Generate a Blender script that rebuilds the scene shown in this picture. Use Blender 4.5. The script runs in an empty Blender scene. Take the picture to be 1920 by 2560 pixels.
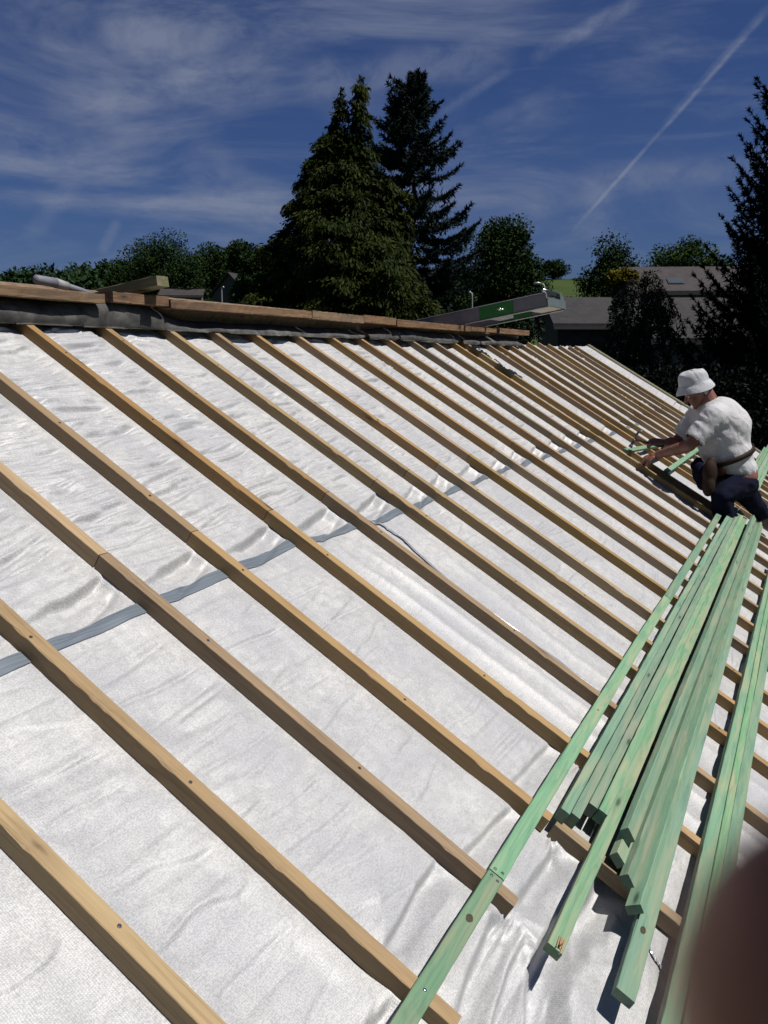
import bpy, bmesh, math, random
import numpy as np
from mathutils import Vector, Matrix, Euler, noise as mnoise

SC = bpy.context.scene
COL = SC.collection
R = math.radians

# ---------------------------------------------------------------- camera, sky, sun, exposure
CZ = 6.0                                   # eye height above the garden
PITCH = R(9.4965)
cam_d = bpy.data.cameras.new("Camera")
cam = bpy.data.objects.new("Camera", cam_d)
COL.objects.link(cam)
cam.location = (0, 0, CZ)
cam.rotation_euler = (math.pi/2 - PITCH, 0, 0)
cam_d.sensor_fit = 'VERTICAL'
cam_d.sensor_height = 4.668                # a phone camera: 4.15 mm lens, f/2.2
cam_d.sensor_width = 3.5
cam_d.lens = 4.15
cam_d.clip_start = 0.002
cam_d.clip_end = 3000
cam_d.dof.use_dof = True
cam_d.dof.focus_distance = 3.2
cam_d.dof.aperture_fstop = 2.2
SC.camera = cam

SUN = Vector((0.482, -0.196, 0.854)).normalized()
SUN_EL = math.asin(SUN.z)
SUN_AZ = math.atan2(SUN.x, SUN.y)          # from +Y towards +X
sun_d = bpy.data.lights.new("sun", 'SUN')
sun_d.energy = 5.0
sun_d.angle = R(0.5)
sun_d.color = (1.0, 0.965, 0.91)
sun = bpy.data.objects.new("sun", sun_d)
COL.objects.link(sun)
sun.rotation_euler = SUN.to_track_quat('Z', 'Y').to_euler()
sun.location = (20, -10, 40)

SC.view_settings.view_transform = 'Standard'
SC.view_settings.look = 'None'
SC.view_settings.exposure = 0.4
SC.view_settings.gamma = 1.0

FPX = 2276.2
CAM_R = np.array([1.0, 0, 0]); CAM_U = np.array([0, math.sin(PITCH), math.cos(PITCH)])
CAM_F = np.array([0, math.cos(PITCH), -math.sin(PITCH)])
def ray(px, py):
    return (px-960)/FPX*CAM_R + (1280-py)/FPX*CAM_U + CAM_F
def at(px, py, y):
    """world point in the direction of a photo point, y metres ahead"""
    d = ray(px, py); d = d*(y/d[1])
    return Vector((d[0], d[1], d[2]+CZ))

world = bpy.data.worlds.new("World"); SC.world = world
world.use_nodes = True
def build_sky():
    nt = world.node_tree; N = nt.nodes; L = nt.links; N.clear()
    out = N.new('ShaderNodeOutputWorld'); bg = N.new('ShaderNodeBackground')
    bg.inputs['Strength'].default_value = 0.05
    sky = N.new('ShaderNodeTexSky'); sky.sky_type = 'NISHITA'; sky.sun_disc = False
    sky.sun_elevation = SUN_EL; sky.sun_rotation = SUN_AZ
    sky.altitude = 0; sky.air_density = 1.0; sky.dust_density = 0.9; sky.ozone_density = 5.0
    tc = N.new('ShaderNodeTexCoord')
    def math_(op, a, b=None, c=None, clamp=False):
        n = N.new('ShaderNodeMath'); n.operation = op; n.use_clamp = clamp
        for i, x in enumerate((a, b, c)):
            if x is None: continue
            if isinstance(x, (int, float)): n.inputs[i].default_value = x
            else: L.new(x, n.inputs[i])
        return n.outputs[0]
    def dot(vec):
        n = N.new('ShaderNodeVectorMath'); n.operation = 'DOT_PRODUCT'
        L.new(tc.outputs['Generated'], n.inputs[0]); n.inputs[1].default_value = vec
        return n.outputs['Value']
    def smooth(x, lo, hi):
        n = N.new('ShaderNodeMapRange'); n.interpolation_type = 'SMOOTHSTEP'
        L.new(x, n.inputs[0]); n.inputs[1].default_value = lo; n.inputs[2].default_value = hi
        return n.outputs[0]
    def nz(scale, rot, sc, detail, dist=0.0, rough=0.55):
        m = N.new('ShaderNodeMapping'); L.new(tc.outputs['Generated'], m.inputs[0])
        m.inputs['Rotation'].default_value = rot; m.inputs['Scale'].default_value = sc
        n = N.new('ShaderNodeTexNoise'); L.new(m.outputs[0], n.inputs['Vector'])
        n.inputs['Scale'].default_value = scale; n.inputs['Detail'].default_value = detail
        n.inputs['Distortion'].default_value = dist; n.inputs['Roughness'].default_value = rough
        return n.outputs['Fac']
    warp = math_('SUBTRACT', nz(5, (0, 0, 0), (1, 1, 1), 4), 0.5)
    fine = nz(26, (0.3, 0.2, 0.4), (1, 1, 1.4), 5, 0.4, 0.65)
    cirrus1 = nz(3.0, (R(12), R(-8), R(20)), (1, 1, 4.2), 9, 0.9, 0.62)
    cirrus2 = nz(5.5, (R(-10), R(22), R(-30)), (1.0, 1.0, 6.0), 8, 0.6, 0.6)
    side = smooth(dot((-0.75, 0.55, 0.1)), -0.05, 0.75)
    c1 = math_('MULTIPLY', smooth(cirrus1, 0.40, 0.82), math_('MULTIPLY_ADD', side, 0.62, 0.36))
    c2 = math_('MULTIPLY', smooth(cirrus2, 0.50, 0.82), 0.30)
    dens = math_('ADD', c1, c2)
    # vapour trails and streaks: great circles between two directions (azimuth/elevation fixed in the sky)
    streaks = [((1930, 18), (1405, 606), 0.0022, 0.52, 0.005), ((1945, -5), (1640, 335), 0.0046, 0.40, 0.006), ((1620, -10), (1315, 155), 0.0080, 0.58, 0.009),
               ((1290, 165), (1080, 300), 0.005, 0.34, 0.008), ((60, 265), (760, 205), 0.020, 0.42, 0.03),
               ((700, 215), (1320, 120), 0.020, 0.50, 0.03), ((1030, 390), (1420, 215), 0.008, 0.22, 0.012),
               ((1400, 470), (1990, 390), 0.017, 0.42, 0.025), ((300, 545), (248, 640), 0.006, 0.34, 0.006),
               ((-60, 310), (240, 405), 0.020, 0.40, 0.03), ((-40, 500), (560, 520), 0.010, 0.24, 0.02),
               ((1180, 570), (1560, 480), 0.009, 0.25, 0.012), ((430, 380), (740, 560), 0.030, 0.40, 0.04),
               ((260, 0), (520, 230), 0.028, 0.30, 0.04), ((60, 620), (210, 420), 0.010, 0.22, 0.012),
               ((1700, 225), (1960, 230), 0.005, 0.2, 0.006)]
    for p, q, w, s, wob in streaks:
        a = Vector(ray(*p)).normalized(); b = Vector(ray(*q)).normalized()
        nrm = a.cross(b).normalized(); mid = (a+b).normalized(); half = a.angle(mid)
        d = math_('ABSOLUTE', math_('ADD', dot(nrm), math_('MULTIPLY', warp, wob*1.6)))
        line = math_('SUBTRACT', 1.0, smooth(d, w*0.15, w*1.35))
        ca = math.cos(half); cb = math.cos(half*0.55)
        gate = smooth(dot(mid), ca, cb)
        tex = smooth(fine, 0.18, 0.72)
        m = math_('MULTIPLY', math_('MULTIPLY', line, gate), math_('MULTIPLY', tex, s))
        dens = math_('ADD', dens, m)
    dens = math_('MULTIPLY', math_('MINIMUM', dens, 0.9), 0.76)
    mix = N.new('ShaderNodeMix'); mix.data_type = 'RGBA'
    wb = N.new('ShaderNodeMix'); wb.data_type = 'RGBA'; wb.blend_type = 'MULTIPLY'   # the phone's white balance
    wb.inputs[0].default_value = 1; L.new(sky.outputs[0], wb.inputs[6]); wb.inputs[7].default_value = (.335, .418, .675, 1)
    L.new(dens, mix.inputs[0]); L.new(wb.outputs[2], mix.inputs[6])
    mix.inputs[7].default_value = (3.4, 3.85, 5.2, 1)
    L.new(mix.outputs[2], bg.inputs[0]); L.new(bg.outputs[0], out.inputs[0])
build_sky()

# ---------------------------------------------------------------- helpers
def tag(o, label=None, cat=None, group=None, kind=None):
    if label: o['label'] = label
    if cat: o['category'] = cat
    if group: o['group'] = group
    if kind: o['kind'] = kind
    return o
def link(o, parent=None):
    COL.objects.link(o)
    if parent is not None: o.parent = parent
    return o
def empty(name, loc=(0, 0, 0), label=None, cat=None, group=None, mat=None):
    o = bpy.data.objects.new(name, None); o.empty_display_size = 0.2
    COL.objects.link(o)
    o.matrix_world = mat if mat is not None else Matrix.Translation(Vector(loc))
    return tag(o, label, cat, group)
def mesh_obj(name, verts, faces, mat, parent=None, smooth=False):
    me = bpy.data.meshes.new(name)
    me.from_pydata([tuple(v) for v in verts], [], [tuple(f) for f in faces])
    me.update()
    if mat is not None: me.materials.append(mat)
    if smooth: me.shade_smooth()
    return link(bpy.data.objects.new(name, me), parent)
def np_mesh(name, V, F, mat, parent=None, smooth=False):
    """V (n,3), F (m,k) arrays"""
    V = np.asarray(V, np.float32); F = np.asarray(F, np.int32); k = F.shape[1]
    me = bpy.data.meshes.new(name)
    me.vertices.add(len(V)); me.vertices.foreach_set('co', V.ravel())
    me.loops.add(F.size); me.loops.foreach_set('vertex_index', F.ravel())
    me.polygons.add(len(F)); me.polygons.foreach_set('loop_start', np.arange(0, F.size, k, dtype=np.int32))
    try: me.polygons.foreach_set('loop_total', np.full(len(F), k, np.int32))
    except Exception: pass
    me.update(calc_edges=True); me.validate()
    if mat is not None: me.materials.append(mat)
    if smooth: me.shade_smooth()
    return link(bpy.data.objects.new(name, me), parent)
class MB:
    def __init__(s): s.v = []; s.f = []
    def add(s, verts, faces):
        o = len(s.v); s.v += [tuple(x) for x in verts]; s.f += [tuple(i+o for i in f) for f in faces]
    def box(s, lo, hi, M=None):
        x0, y0, z0 = lo; x1, y1, z1 = hi
        vs = [Vector(p) for p in ((x0,y0,z0),(x1,y0,z0),(x1,y1,z0),(x0,y1,z0),(x0,y0,z1),(x1,y0,z1),(x1,y1,z1),(x0,y1,z1))]
        if M is not None: vs = [M @ p for p in vs]
        s.add(vs, [(0,3,2,1),(4,5,6,7),(0,1,5,4),(1,2,6,5),(2,3,7,6),(3,0,4,7)])
    def tube(s, pts, rad, n=10, cap=True):
        pts = [Vector(p) for p in pts]
        if isinstance(rad, (int, float)): rad = [rad]*len(pts)
        o = len(s.v); up = Vector((0, 0, 1))
        for i, p in enumerate(pts):
            t = (pts[min(i+1, len(pts)-1)] - pts[max(i-1, 0)]).normalized()
            a = t.cross(up) if abs(t.dot(up)) < .95 else t.cross(Vector((1, 0, 0)))
            a.normalize(); b = t.cross(a).normalized()
            for j in range(n):
                an = 2*math.pi*j/n
                s.v.append(tuple(p + rad[i]*(math.cos(an)*a + math.sin(an)*b)))
        for i in range(len(pts)-1):
            for j in range(n):
                s.f.append((o+i*n+j, o+i*n+(j+1) % n, o+(i+1)*n+(j+1) % n, o+(i+1)*n+j))
        if cap:
            s.f.append(tuple(o+j for j in reversed(range(n))))
            s.f.append(tuple(o+(len(pts)-1)*n+j for j in range(n)))
    def lathe(s, prof, n=16, M=None):
        o = len(s.v)
        for r, z in prof:
            for j in range(n):
                a = 2*math.pi*j/n; p = Vector((r*math.cos(a), r*math.sin(a), z))
                s.v.append(tuple(M @ p if M is not None else p))
        for i in range(len(prof)-1):
            for j in range(n):
                s.f.append((o+i*n+j, o+i*n+(j+1) % n, o+(i+1)*n+(j+1) % n, o+(i+1)*n+j))
    def obj(s, name, mat, parent=None, smooth=False):
        return mesh_obj(name, s.v, s.f, mat, parent, smooth)

def vnoise(x, y, seed=0):
    """2-D value noise in 0..1 on arrays"""
    xi = np.floor(x).astype(np.int64); yi = np.floor(y).astype(np.int64)
    xf = x-xi; yf = y-yi
    u = xf*xf*xf*(xf*(xf*6-15)+10); w = yf*yf*yf*(yf*(yf*6-15)+10)
    def h(a, b):
        n = (a*374761393 + b*668265263 + seed*974634777) & 0x7fffffff
        n = ((n ^ (n >> 13))*1274126177) & 0x7fffffff
        n = (n ^ (n >> 16)) & 0xffff
        return n/65535.0
    return (h(xi, yi)*(1-u)+h(xi+1, yi)*u)*(1-w) + (h(xi, yi+1)*(1-u)+h(xi+1, yi+1)*u)*w
def fbm(x, y, seed=0, oct=3):
    s = 0; a = 1; t = 0
    for o in range(oct):
        s = s + a*vnoise(x*2**o, y*2**o, seed+o*17); t += a; a *= .5
    return s/t

# ---------------------------------------------------------------- materials
class NG:
    def __init__(s, name):
        s.m = bpy.data.materials.new(name); s.m.use_nodes = True
        s.nt = s.m.node_tree; s.N = s.nt.nodes; s.L = s.nt.links
        s.p = s.N['Principled BSDF']; s._tc = None
    def tc(s, which='Object'):
        if s._tc is None: s._tc = s.N.new('ShaderNodeTexCoord')
        return s._tc.outputs[which]
    def map(s, vec, scale=(1, 1, 1), rot=(0, 0, 0), loc=None):
        m = s.N.new('ShaderNodeMapping'); s.L.new(vec, m.inputs[0])
        m.inputs['Scale'].default_value = scale; m.inputs['Rotation'].default_value = rot
        if loc is not None: s.L.new(loc, m.inputs['Location'])
        return m.outputs[0]
    def noise(s, vec, scale, detail=4, rough=.55, dist=0):
        n = s.N.new('ShaderNodeTexNoise'); s.L.new(vec, n.inputs['Vector'])
        n.inputs['Scale'].default_value = scale; n.inputs['Detail'].default_value = detail
        n.inputs['Roughness'].default_value = rough; n.inputs['Distortion'].default_value = dist
        return n.outputs['Fac']
    def ramp(s, fac, stops):
        r = s.N.new('ShaderNodeValToRGB'); s.L.new(fac, r.inputs[0])
        el = r.color_ramp.elements
        while len(el) > len(stops): el.remove(el[-1])
        while len(el) < len(stops): el.new(1)
        for e, (p, c) in zip(el, stops):
            e.position = p; e.color = (*c, 1) if len(c) == 3 else c
        return r.outputs[0]
    def mix(s, fac, a, b, mode='MIX'):
        m = s.N.new('ShaderNodeMix'); m.data_type = 'RGBA'; m.blend_type = mode
        for i, x in ((0, fac), (6, a), (7, b)):
            if isinstance(x, (int, float)): m.inputs[i].default_value = x
            elif isinstance(x, tuple): m.inputs[i].default_value = (*x, 1)[:4]
            else: s.L.new(x, m.inputs[i])
        return m.outputs[2]
    def math(s, op, a, b=None, clamp=False):
        n = s.N.new('ShaderNodeMath'); n.operation = op; n.use_clamp = clamp
        for i, x in enumerate((a, b)):
            if x is None: continue
            if isinstance(x, (int, float)): n.inputs[i].default_value = x
            else: s.L.new(x, n.inputs[i])
        return n.outputs[0]
    def rng(s, x, a, b, c=0.0, d=1.0):
        n = s.N.new('ShaderNodeMapRange'); s.L.new(x, n.inputs[0])
        for i, v in zip((1, 2, 3, 4), (a, b, c, d)): n.inputs[i].default_value = v
        return n.outputs[0]
    def rand(s):
        return s.N.new('ShaderNodeObjectInfo').outputs['Random']
    def voronoi(s, vec, scale, out='Distance', feature='F1'):
        n = s.N.new('ShaderNodeTexVoronoi'); n.feature = feature
        s.L.new(vec, n.inputs['Vector']); n.inputs['Scale'].default_value = scale
        return n.outputs[out]
    def bump(s, h, strength=.3, dist=.01):
        b = s.N.new('ShaderNodeBump'); s.L.new(h, b.inputs['Height'])
        b.inputs['Strength'].default_value = strength; b.inputs['Distance'].default_value = dist
        s.L.new(b.outputs[0], s.p.inputs['Normal'])
    def set(s, col=None, rough=.6, metal=0.0, spec=.4):
        if col is not None:
            if isinstance(col, tuple): s.p.inputs['Base Color'].default_value = (*col, 1)[:4]
            else: s.L.new(col, s.p.inputs['Base Color'])
        for k, v in (('Roughness', rough), ('Metallic', metal), ('Specular IOR Level', spec)):
            if isinstance(v, (int, float)): s.p.inputs[k].default_value = v
            else: s.L.new(v, s.p.inputs[k])
        return s.m
def plain(name, col, rough=.6, metal=0.0, spec=.4, nscale=12, var=.25):
    g = NG(name); f = g.noise(g.tc(), nscale, 5)
    c = g.mix(f, tuple(x*(1-var) for x in col), tuple(min(1, x*(1+var)) for x in col))
    g.bump(f, .15, .004)
    return g.set(c, rough, metal, spec)

def wood_mat(name, light, mid, dark, patch=None, knot=(.12, .06, .03), weather=None, rough=.62, hue=.008):
    """grain runs along the object's X axis; every object gets its own piece of the pattern"""
    g = NG(name); rnd = g.rand()
    cmb = g.N.new('ShaderNodeCombineXYZ')
    for i, k in enumerate((37.0, 11.0, 23.0)):
        g.L.new(g.math('MULTIPLY', rnd, k), cmb.inputs[i])
    va = g.N.new('ShaderNodeVectorMath'); va.operation = 'ADD'
    g.L.new(g.tc(), va.inputs[0]); g.L.new(cmb.outputs[0], va.inputs[1]); v = va.outputs[0]
    grain = g.noise(g.map(v, (1.1, 34, 34)), 4.0, 6, .6, .6)
    fibre = g.noise(g.map(v, (6, 260, 260)), 3.0, 3, .6)
    broad = g.noise(g.map(v, (1.6, 9, 9)), 1.6, 4, .6, .4)
    c = g.ramp(grain, [(.30, dark), (.47, mid), (.66, light)])
    c = g.mix(g.rng(broad, .3, .75, 0, .55), c, mid)
    if patch is not None:
        c = g.mix(g.rng(g.noise(g.map(v, (1.3, 14, 14)), 2.2, 5, .6, .5), .46, .66, 0, .85), c, patch)
        c = g.mix(g.rng(g.noise(g.map(v, (2.4, 22, 22)), 1.7, 6, .7, .8), .54, .72, 0, .55), c, tuple(x*.8 for x in dark))
    if weather is not None:
        w = g.math('MULTIPLY', g.rng(g.math('FRACT', g.math('MULTIPLY', rnd, 7.31)), .45, .95, 0, .45), 1.0)
        c = g.mix(w, c, weather)
    # knots: small dark ovals, only in some of the cells
    kv = g.map(v, (3.4, 15.0, 15.0))
    kd = g.voronoi(kv, 1.0)
    kc = g.voronoi(kv, 1.0, 'Color')
    sep = g.N.new('ShaderNodeSeparateColor'); g.L.new(kc, sep.inputs[0])
    gate = g.math('GREATER_THAN', sep.outputs[0], .50)
    km = g.math('MULTIPLY', g.rng(kd, .05, .12, 1, 0), gate)
    ring = g.math('MULTIPLY', g.rng(kd, .10, .34, .5, 0), gate)
    c = g.mix(ring, c, dark)
    c = g.mix(g.math('MULTIPLY', km, .85), c, knot)
    # stray dark chips and dirt
    ch = g.noise(g.map(v, (20, 90, 90)), 2.0, 2, .5)
    c = g.mix(g.rng(ch, .70, .78, 0, .45), c, dark)
    tint = g.rng(g.math('FRACT', g.math('MULTIPLY', rnd, 13.7)), 0, 1, .78, 1.12)
    hsv = g.N.new('ShaderNodeHueSaturation'); g.L.new(c, hsv.inputs['Color']); g.L.new(tint, hsv.inputs['Value'])
    g.L.new(g.rng(g.math('FRACT', g.math('MULTIPLY', rnd, 29.3)), 0, 1, .5-hue, .5+hue), hsv.inputs['Hue'])
    g.L.new(g.rng(g.math('FRACT', g.math('MULTIPLY', rnd, 17.9)), 0, 1, .78, 1.12), hsv.inputs['Saturation'])
    h = g.math('ADD', g.math('MULTIPLY', grain, .5), g.math('MULTIPLY', fibre, .5))
    g.bump(h, .35, .0025)
    return g.set(hsv.outputs[0], rough, 0, .3)

M = {}
M['pine'] = wood_mat('pine_timber', (0.294, 0.197, 0.093), (0.253, 0.164, 0.073), (0.161, 0.096, 0.041), knot=(0.060, 0.031, 0.015), weather=(0.220, 0.154, 0.095))
M['pine_grey'] = wood_mat('weathered_pine_timber', (.258, .190, .112), (.222, .158, .088), (.135, .090, .048), knot=(.05, .03, .018), patch=(.27, .190, .100))
M['green'] = wood_mat('green_treated_timber', (0.154, 0.256, 0.157), (0.117, 0.225, 0.136), (0.074, 0.161, 0.097), patch=(0.229, 0.249, 0.153), knot=(0.030, 0.047, 0.029), hue=.022)
M['old'] = wood_mat('old_ridge_timber', (.215, .135, .072), (.155, .092, .048), (.050, .030, .018), patch=(.075, .05, .034), knot=(.03, .02, .015), rough=.8)
M['plank'] = wood_mat('mossy_plank', (0.1197, 0.1197, 0.0477), (0.0880, 0.0961, 0.0360), (0.0440, 0.0521, 0.0198), patch=(0.1600, 0.1197, 0.0558))

def sheet_mat():
    g = NG('silver_underlay')
    v = g.tc()
    def wave(rot, sc):
        w = g.N.new('ShaderNodeTexWave'); w.wave_type = 'BANDS'; w.bands_direction = 'X'
        g.L.new(g.map(v, (1, 1, 1), (0, 0, rot)), w.inputs['Vector'])
        w.inputs['Scale'].default_value = sc; w.inputs['Distortion'].default_value = 1.2
        w.inputs['Detail'].default_value = 2; w.inputs['Detail Scale'].default_value = 3
        return w.outputs['Fac']
    weave = g.math('MULTIPLY', wave(0.05, 62), wave(math.pi/2+.04, 78))
    fleece = g.noise(v, 420, 3, .6)
    spots = g.noise(v, 34, 4, .6)
    broad = g.noise(v, 3.1, 4, .55, .3)
    c = g.mix(g.rng(spots, .3, .7), (.375, .371, .365), (.470, .463, .451))
    c = g.mix(g.rng(broad, .40, .62, 0, .75), c, (.345, .347, .356))  # metal sheen imitated in the colour as broad greyer areas
    dirt = g.noise(g.map(v, (1, 1, 1)), 7.5, 5, .65, .8)
    c = g.mix(g.rng(dirt, .66, .80, 0, .22), c, (.26, .235, .195))
    c = g.mix(g.math('MULTIPLY', g.rng(weave, .0, .55, .34, 0), 1.0), c, (.25, .25, .26))
    grain = g.noise(g.map(v, (1, 1.5, 1)), 210, 2, .6)
    hs = g.N.new('ShaderNodeHueSaturation'); g.L.new(c, hs.inputs['Color']); g.L.new(g.rng(grain, .40, .60, .84, 1.12), hs.inputs['Value']); c = hs.outputs[0]
    h = g.math('ADD', g.math('MULTIPLY', weave, .55), g.math('MULTIPLY', fleece, .35))
    g.bump(h, .30, .0016)
    return g.set(c, g.rng(spots, .2, .8, .50, .66), .22, .4)
M['sheet'] = sheet_mat()
def tape_mat():
    g = NG('grey_joint_tape'); v = g.tc()
    st = g.noise(g.map(v, (1.2, 120, 40)), 2.0, 4, .6)
    c = g.mix(g.rng(st, .35, .7), (.105, .128, .150), (.165, .190, .215))
    g.bump(st, .25, .002)
    return g.set(c, .42, .25, .5)
M['tape'] = tape_mat()
def foil_mat():
    g = NG('crumpled_foil_tape'); v = g.tc()
    n = g.noise(g.map(v, (40, 40, 40)), 1.5, 4, .6, .6)
    g.bump(n, .35, .004)
    return g.set(g.mix(n, (.26, .28, .31), (.48, .50, .53)), .38, .6, .5)
M['foil'] = foil_mat()
def felt_mat():
    g = NG('old_roofing_felt'); v = g.tc()
    a = g.noise(v, 9, 6, .65, .6); b = g.noise(g.map(v, (2, 14, 6)), 3, 4)
    c = g.ramp(a, [(.3, (.022, .022, .021)), (.52, (.060, .059, .056)), (.72, (.115, .110, .100))])
    c = g.mix(g.rng(b, .55, .75, 0, .5), c, (.03, .028, .025))
    g.bump(a, .5, .008)
    return g.set(c, .85, 0, .25)
M['felt'] = felt_mat()
M['knot'] = plain('knot_wood', (.055, .035, .022), .6, 0, .2, 240, .5)
M['knot_ring'] = plain('knot_rim', (.035, .045, .024), .6, 0, .2, 240, .4)
M['raw_wood'] = plain('raw_split_wood', (.33, .20, .11), .7)
M['alu'] = plain('dull_aluminium', (0.273, 0.273, 0.280), .42, .7, .5, 30, .18)
M['alu_dark'] = plain('grey_rail_side', (0.167, 0.155, 0.152), .5, .35, .4, 22, .2)
M['green_band'] = plain('green_paint_band', (0.019, 0.129, 0.017), .45, 0, .4, 26, .2)
M['chrome'] = plain('bright_bolt_steel', (.75, .75, .76), .2, 1, .5)
M['cream'] = plain('cream_cross_plate', (0.394, 0.356, 0.280), .5, .1)
M['poly'] = plain('pale_polycarbonate_guard', (0.1020, 0.1260, 0.1230), .3, .1, .5)
M['steel'] = plain('dark_forged_steel', (.10, .10, .11), .35, .8, .5, 40)
M['black'] = plain('black_rubber', (.012, .012, .013), .5, 0, .4, 30)
M['pole'] = plain('grey_foam_sleeve', (0.1365, 0.1417, 0.1650), .6, 0, .3, 26)
M['pole_b'] = plain('pale_grey_tape', (0.2160, 0.2213, 0.2160), .6, 0, .3, 40)
def skin_mat():
    g = NG('sunburnt_skin'); v = g.tc()
    n = g.noise(v, 28, 5, .6)
    c = g.ramp(n, [(.3, (.105, .042, .027)), (.55, (.165, .068, .044)), (.8, (.225, .105, .072))])
    g.bump(g.noise(v, 160, 3), .25, .002)
    g.p.inputs['Subsurface Weight'].default_value = .06
    g.p.inputs['Subsurface Radius'].default_value = (.01, .004, .002)
    return g.set(c, .5, 0, .4)
M['skin'] = skin_mat()
M['finger'] = plain('finger_skin', (.34, .125, .060), .5, 0, .3, 300, .2)
def cloth(name, col, stain=None, sscale=4.0, lo=.55, hi=.75):
    g = NG(name); v = g.tc()
    weave = g.noise(v, 320, 2); fold = g.noise(g.map(v, (1, 1, .8), (.4, .3, .2)), 9, 4, .55, .9)
    c = g.mix(weave, tuple(x*.88 for x in col), col)
    if stain is not None: c = g.mix(g.rng(g.noise(v, sscale, 5, .6, .4), lo, hi, 0, .6), c, stain)
    g.bump(g.math('ADD', g.math('MULTIPLY', fold, 1.0), g.math('MULTIPLY', weave, .05)), .55, .03)
    return g.set(c, .9, 0, .06)
M['shirt'] = cloth('grubby_white_cotton', (.42, .415, .42), (.24, .20, .165), 5.0, .56, .85)
M['hat'] = cloth('white_sun_hat_cotton', (0.379, 0.383, 0.398), (0.242, 0.235, 0.227), 9.0, .62, .8)
M['trouser'] = cloth('navy_work_cotton', (.005, .0055, .015), (.010, .010, .016))
M['leather'] = plain('worn_brown_leather', (.020, .011, .007), .7, 0, .15, 20, .5)
M['boot'] = plain('dark_work_boot', (.028, .020, .016), .6, 0, .4, 20, .4)
M['hair'] = plain('grey_hair', (.38, .36, .34), .7)
M['eye'] = plain('eye_white', (.5, .46, .42), .3)

def leaf_mat(name, a, b, c, scale=.8, rough=.6):
    g = NG(name)
    geo = g.N.new('ShaderNodeNewGeometry')
    n = g.noise(geo.outputs['Position'], scale, 4, .6)
    col = g.ramp(n, [(.34, a), (.52, b), (.70, c)])
    rp = geo.outputs['Random Per Island']
    hsv = g.N.new('ShaderNodeHueSaturation'); g.L.new(col, hsv.inputs['Color'])
    g.L.new(g.rng(rp, 0, 1, .78, 1.22), hsv.inputs['Value'])
    return g.set(hsv.outputs[0], rough, 0, .04)
M['leaf'] = leaf_mat('broadleaf_foliage', (0.0081, 0.0180, 0.0054), (0.0144, 0.0288, 0.0072), (0.0216, 0.0414, 0.0108), .6)
M['leaf_b'] = leaf_mat('fresh_broadleaf_foliage', (0.016, 0.032, 0.007), (0.026, 0.049, 0.010), (0.041, 0.067, 0.014), .6)
M['leaf_far'] = leaf_mat('distant_woodland_foliage', (0.008, 0.020, 0.008), (0.014, 0.030, 0.011), (0.021, 0.041, 0.014), .12)
M['cypress'] = leaf_mat('golden_cypress_sprays', (0.0092, 0.0156, 0.0030), (0.0172, 0.0250, 0.0045), (0.0323, 0.0398, 0.0067), 1.2)
M['spruce'] = leaf_mat('blue_spruce_needles', (0.007, 0.015, 0.012), (0.013, 0.023, 0.019), (0.020, 0.032, 0.027), 1.0)
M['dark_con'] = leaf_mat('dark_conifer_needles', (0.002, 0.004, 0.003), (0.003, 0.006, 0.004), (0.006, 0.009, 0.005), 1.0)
M['weep'] = leaf_mat('weeping_conifer_needles', (0.007, 0.012, 0.008), (0.012, 0.019, 0.012), (0.020, 0.027, 0.019), 1.3)
M['yellow'] = leaf_mat('golden_yellow_foliage', (0.062, 0.051, 0.004), (0.091, 0.074, 0.006), (0.113, 0.095, 0.010), 3)
M['bark'] = plain('rough_bark', (.055, .040, .030), .9, 0, .2, 14, .5)
def ground_mat():
    g = NG('meadow_ground')
    geo = g.N.new('ShaderNodeNewGeometry'); v = geo.outputs['Position']
    a = g.noise(v, .09, 5, .6); b = g.noise(v, 2.4, 5, .65); c0 = g.noise(v, .02, 3)
    c = g.ramp(a, [(.3, (0.0210, 0.0357, 0.0059)), (.55, (0.0315, 0.0504, 0.0076)), (.75, (0.0441, 0.0630, 0.0109))])
    c = g.mix(g.rng(b, .35, .75, 0, .5), c, (0.0189, 0.0315, 0.0059))
    c = g.mix(g.rng(c0, .5, .7, 0, .4), c, (0.0462, 0.0567, 0.0147))
    g.bump(b, .5, .1)
    return g.set(c, .9, 0, .15)
M['ground'] = ground_mat()
def slate_mat(name, col, sx=3.0, sy=4.5):
    g = NG(name); v = g.tc()
    br = g.N.new('ShaderNodeTexBrick'); g.L.new(g.map(v, (1, 1, 1)), br.inputs['Vector'])
    br.inputs['Color1'].default_value = (*[x*.8 for x in col], 1); br.inputs['Color2'].default_value = (*[x*1.15 for x in col], 1)
    br.inputs['Mortar'].default_value = (*[x*.4 for x in col], 1); br.inputs['Scale'].default_value = sx
    br.inputs['Mortar Size'].default_value = .012; br.inputs['Row Height'].default_value = .5; br.inputs['Brick Width'].default_value = .7
    n = g.noise(v, 2.2, 6, .65)
    c = g.mix(g.rng(n, .45, .72, 0, .55), br.outputs['Color'], tuple(x*1.5 for x in col))
    g.bump(br.outputs['Fac'], .4, .01)
    return g.set(c, .75, 0, .3)
M['slate'] = slate_mat('grey_slate_roofing', (0.0200, 0.0185, 0.0190))
M['slate_b'] = slate_mat('brown_grey_roofing', (0.0315, 0.0260, 0.0260))
M['stone'] = slate_mat('dark_stone_wall', (0.076, 0.071, 0.066), 2.2)
M['render'] = plain('pale_render', (0.1020, 0.1002, 0.0990), .9, 0, .2, 3, .2)
M['glass'] = plain('skylight_glass', (.05, .065, .08), .3, .1, .4)
M['trim'] = plain('dark_gutter', (.03, .03, .032), .6)
M['lamp'] = plain('galvanised_lamp_post', (0.318, 0.326, 0.333), .5, .5)
M['rendered_wall'] = plain('house_wall_render', (.45, .43, .40), .9, 0, .2, 4, .2)

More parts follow.
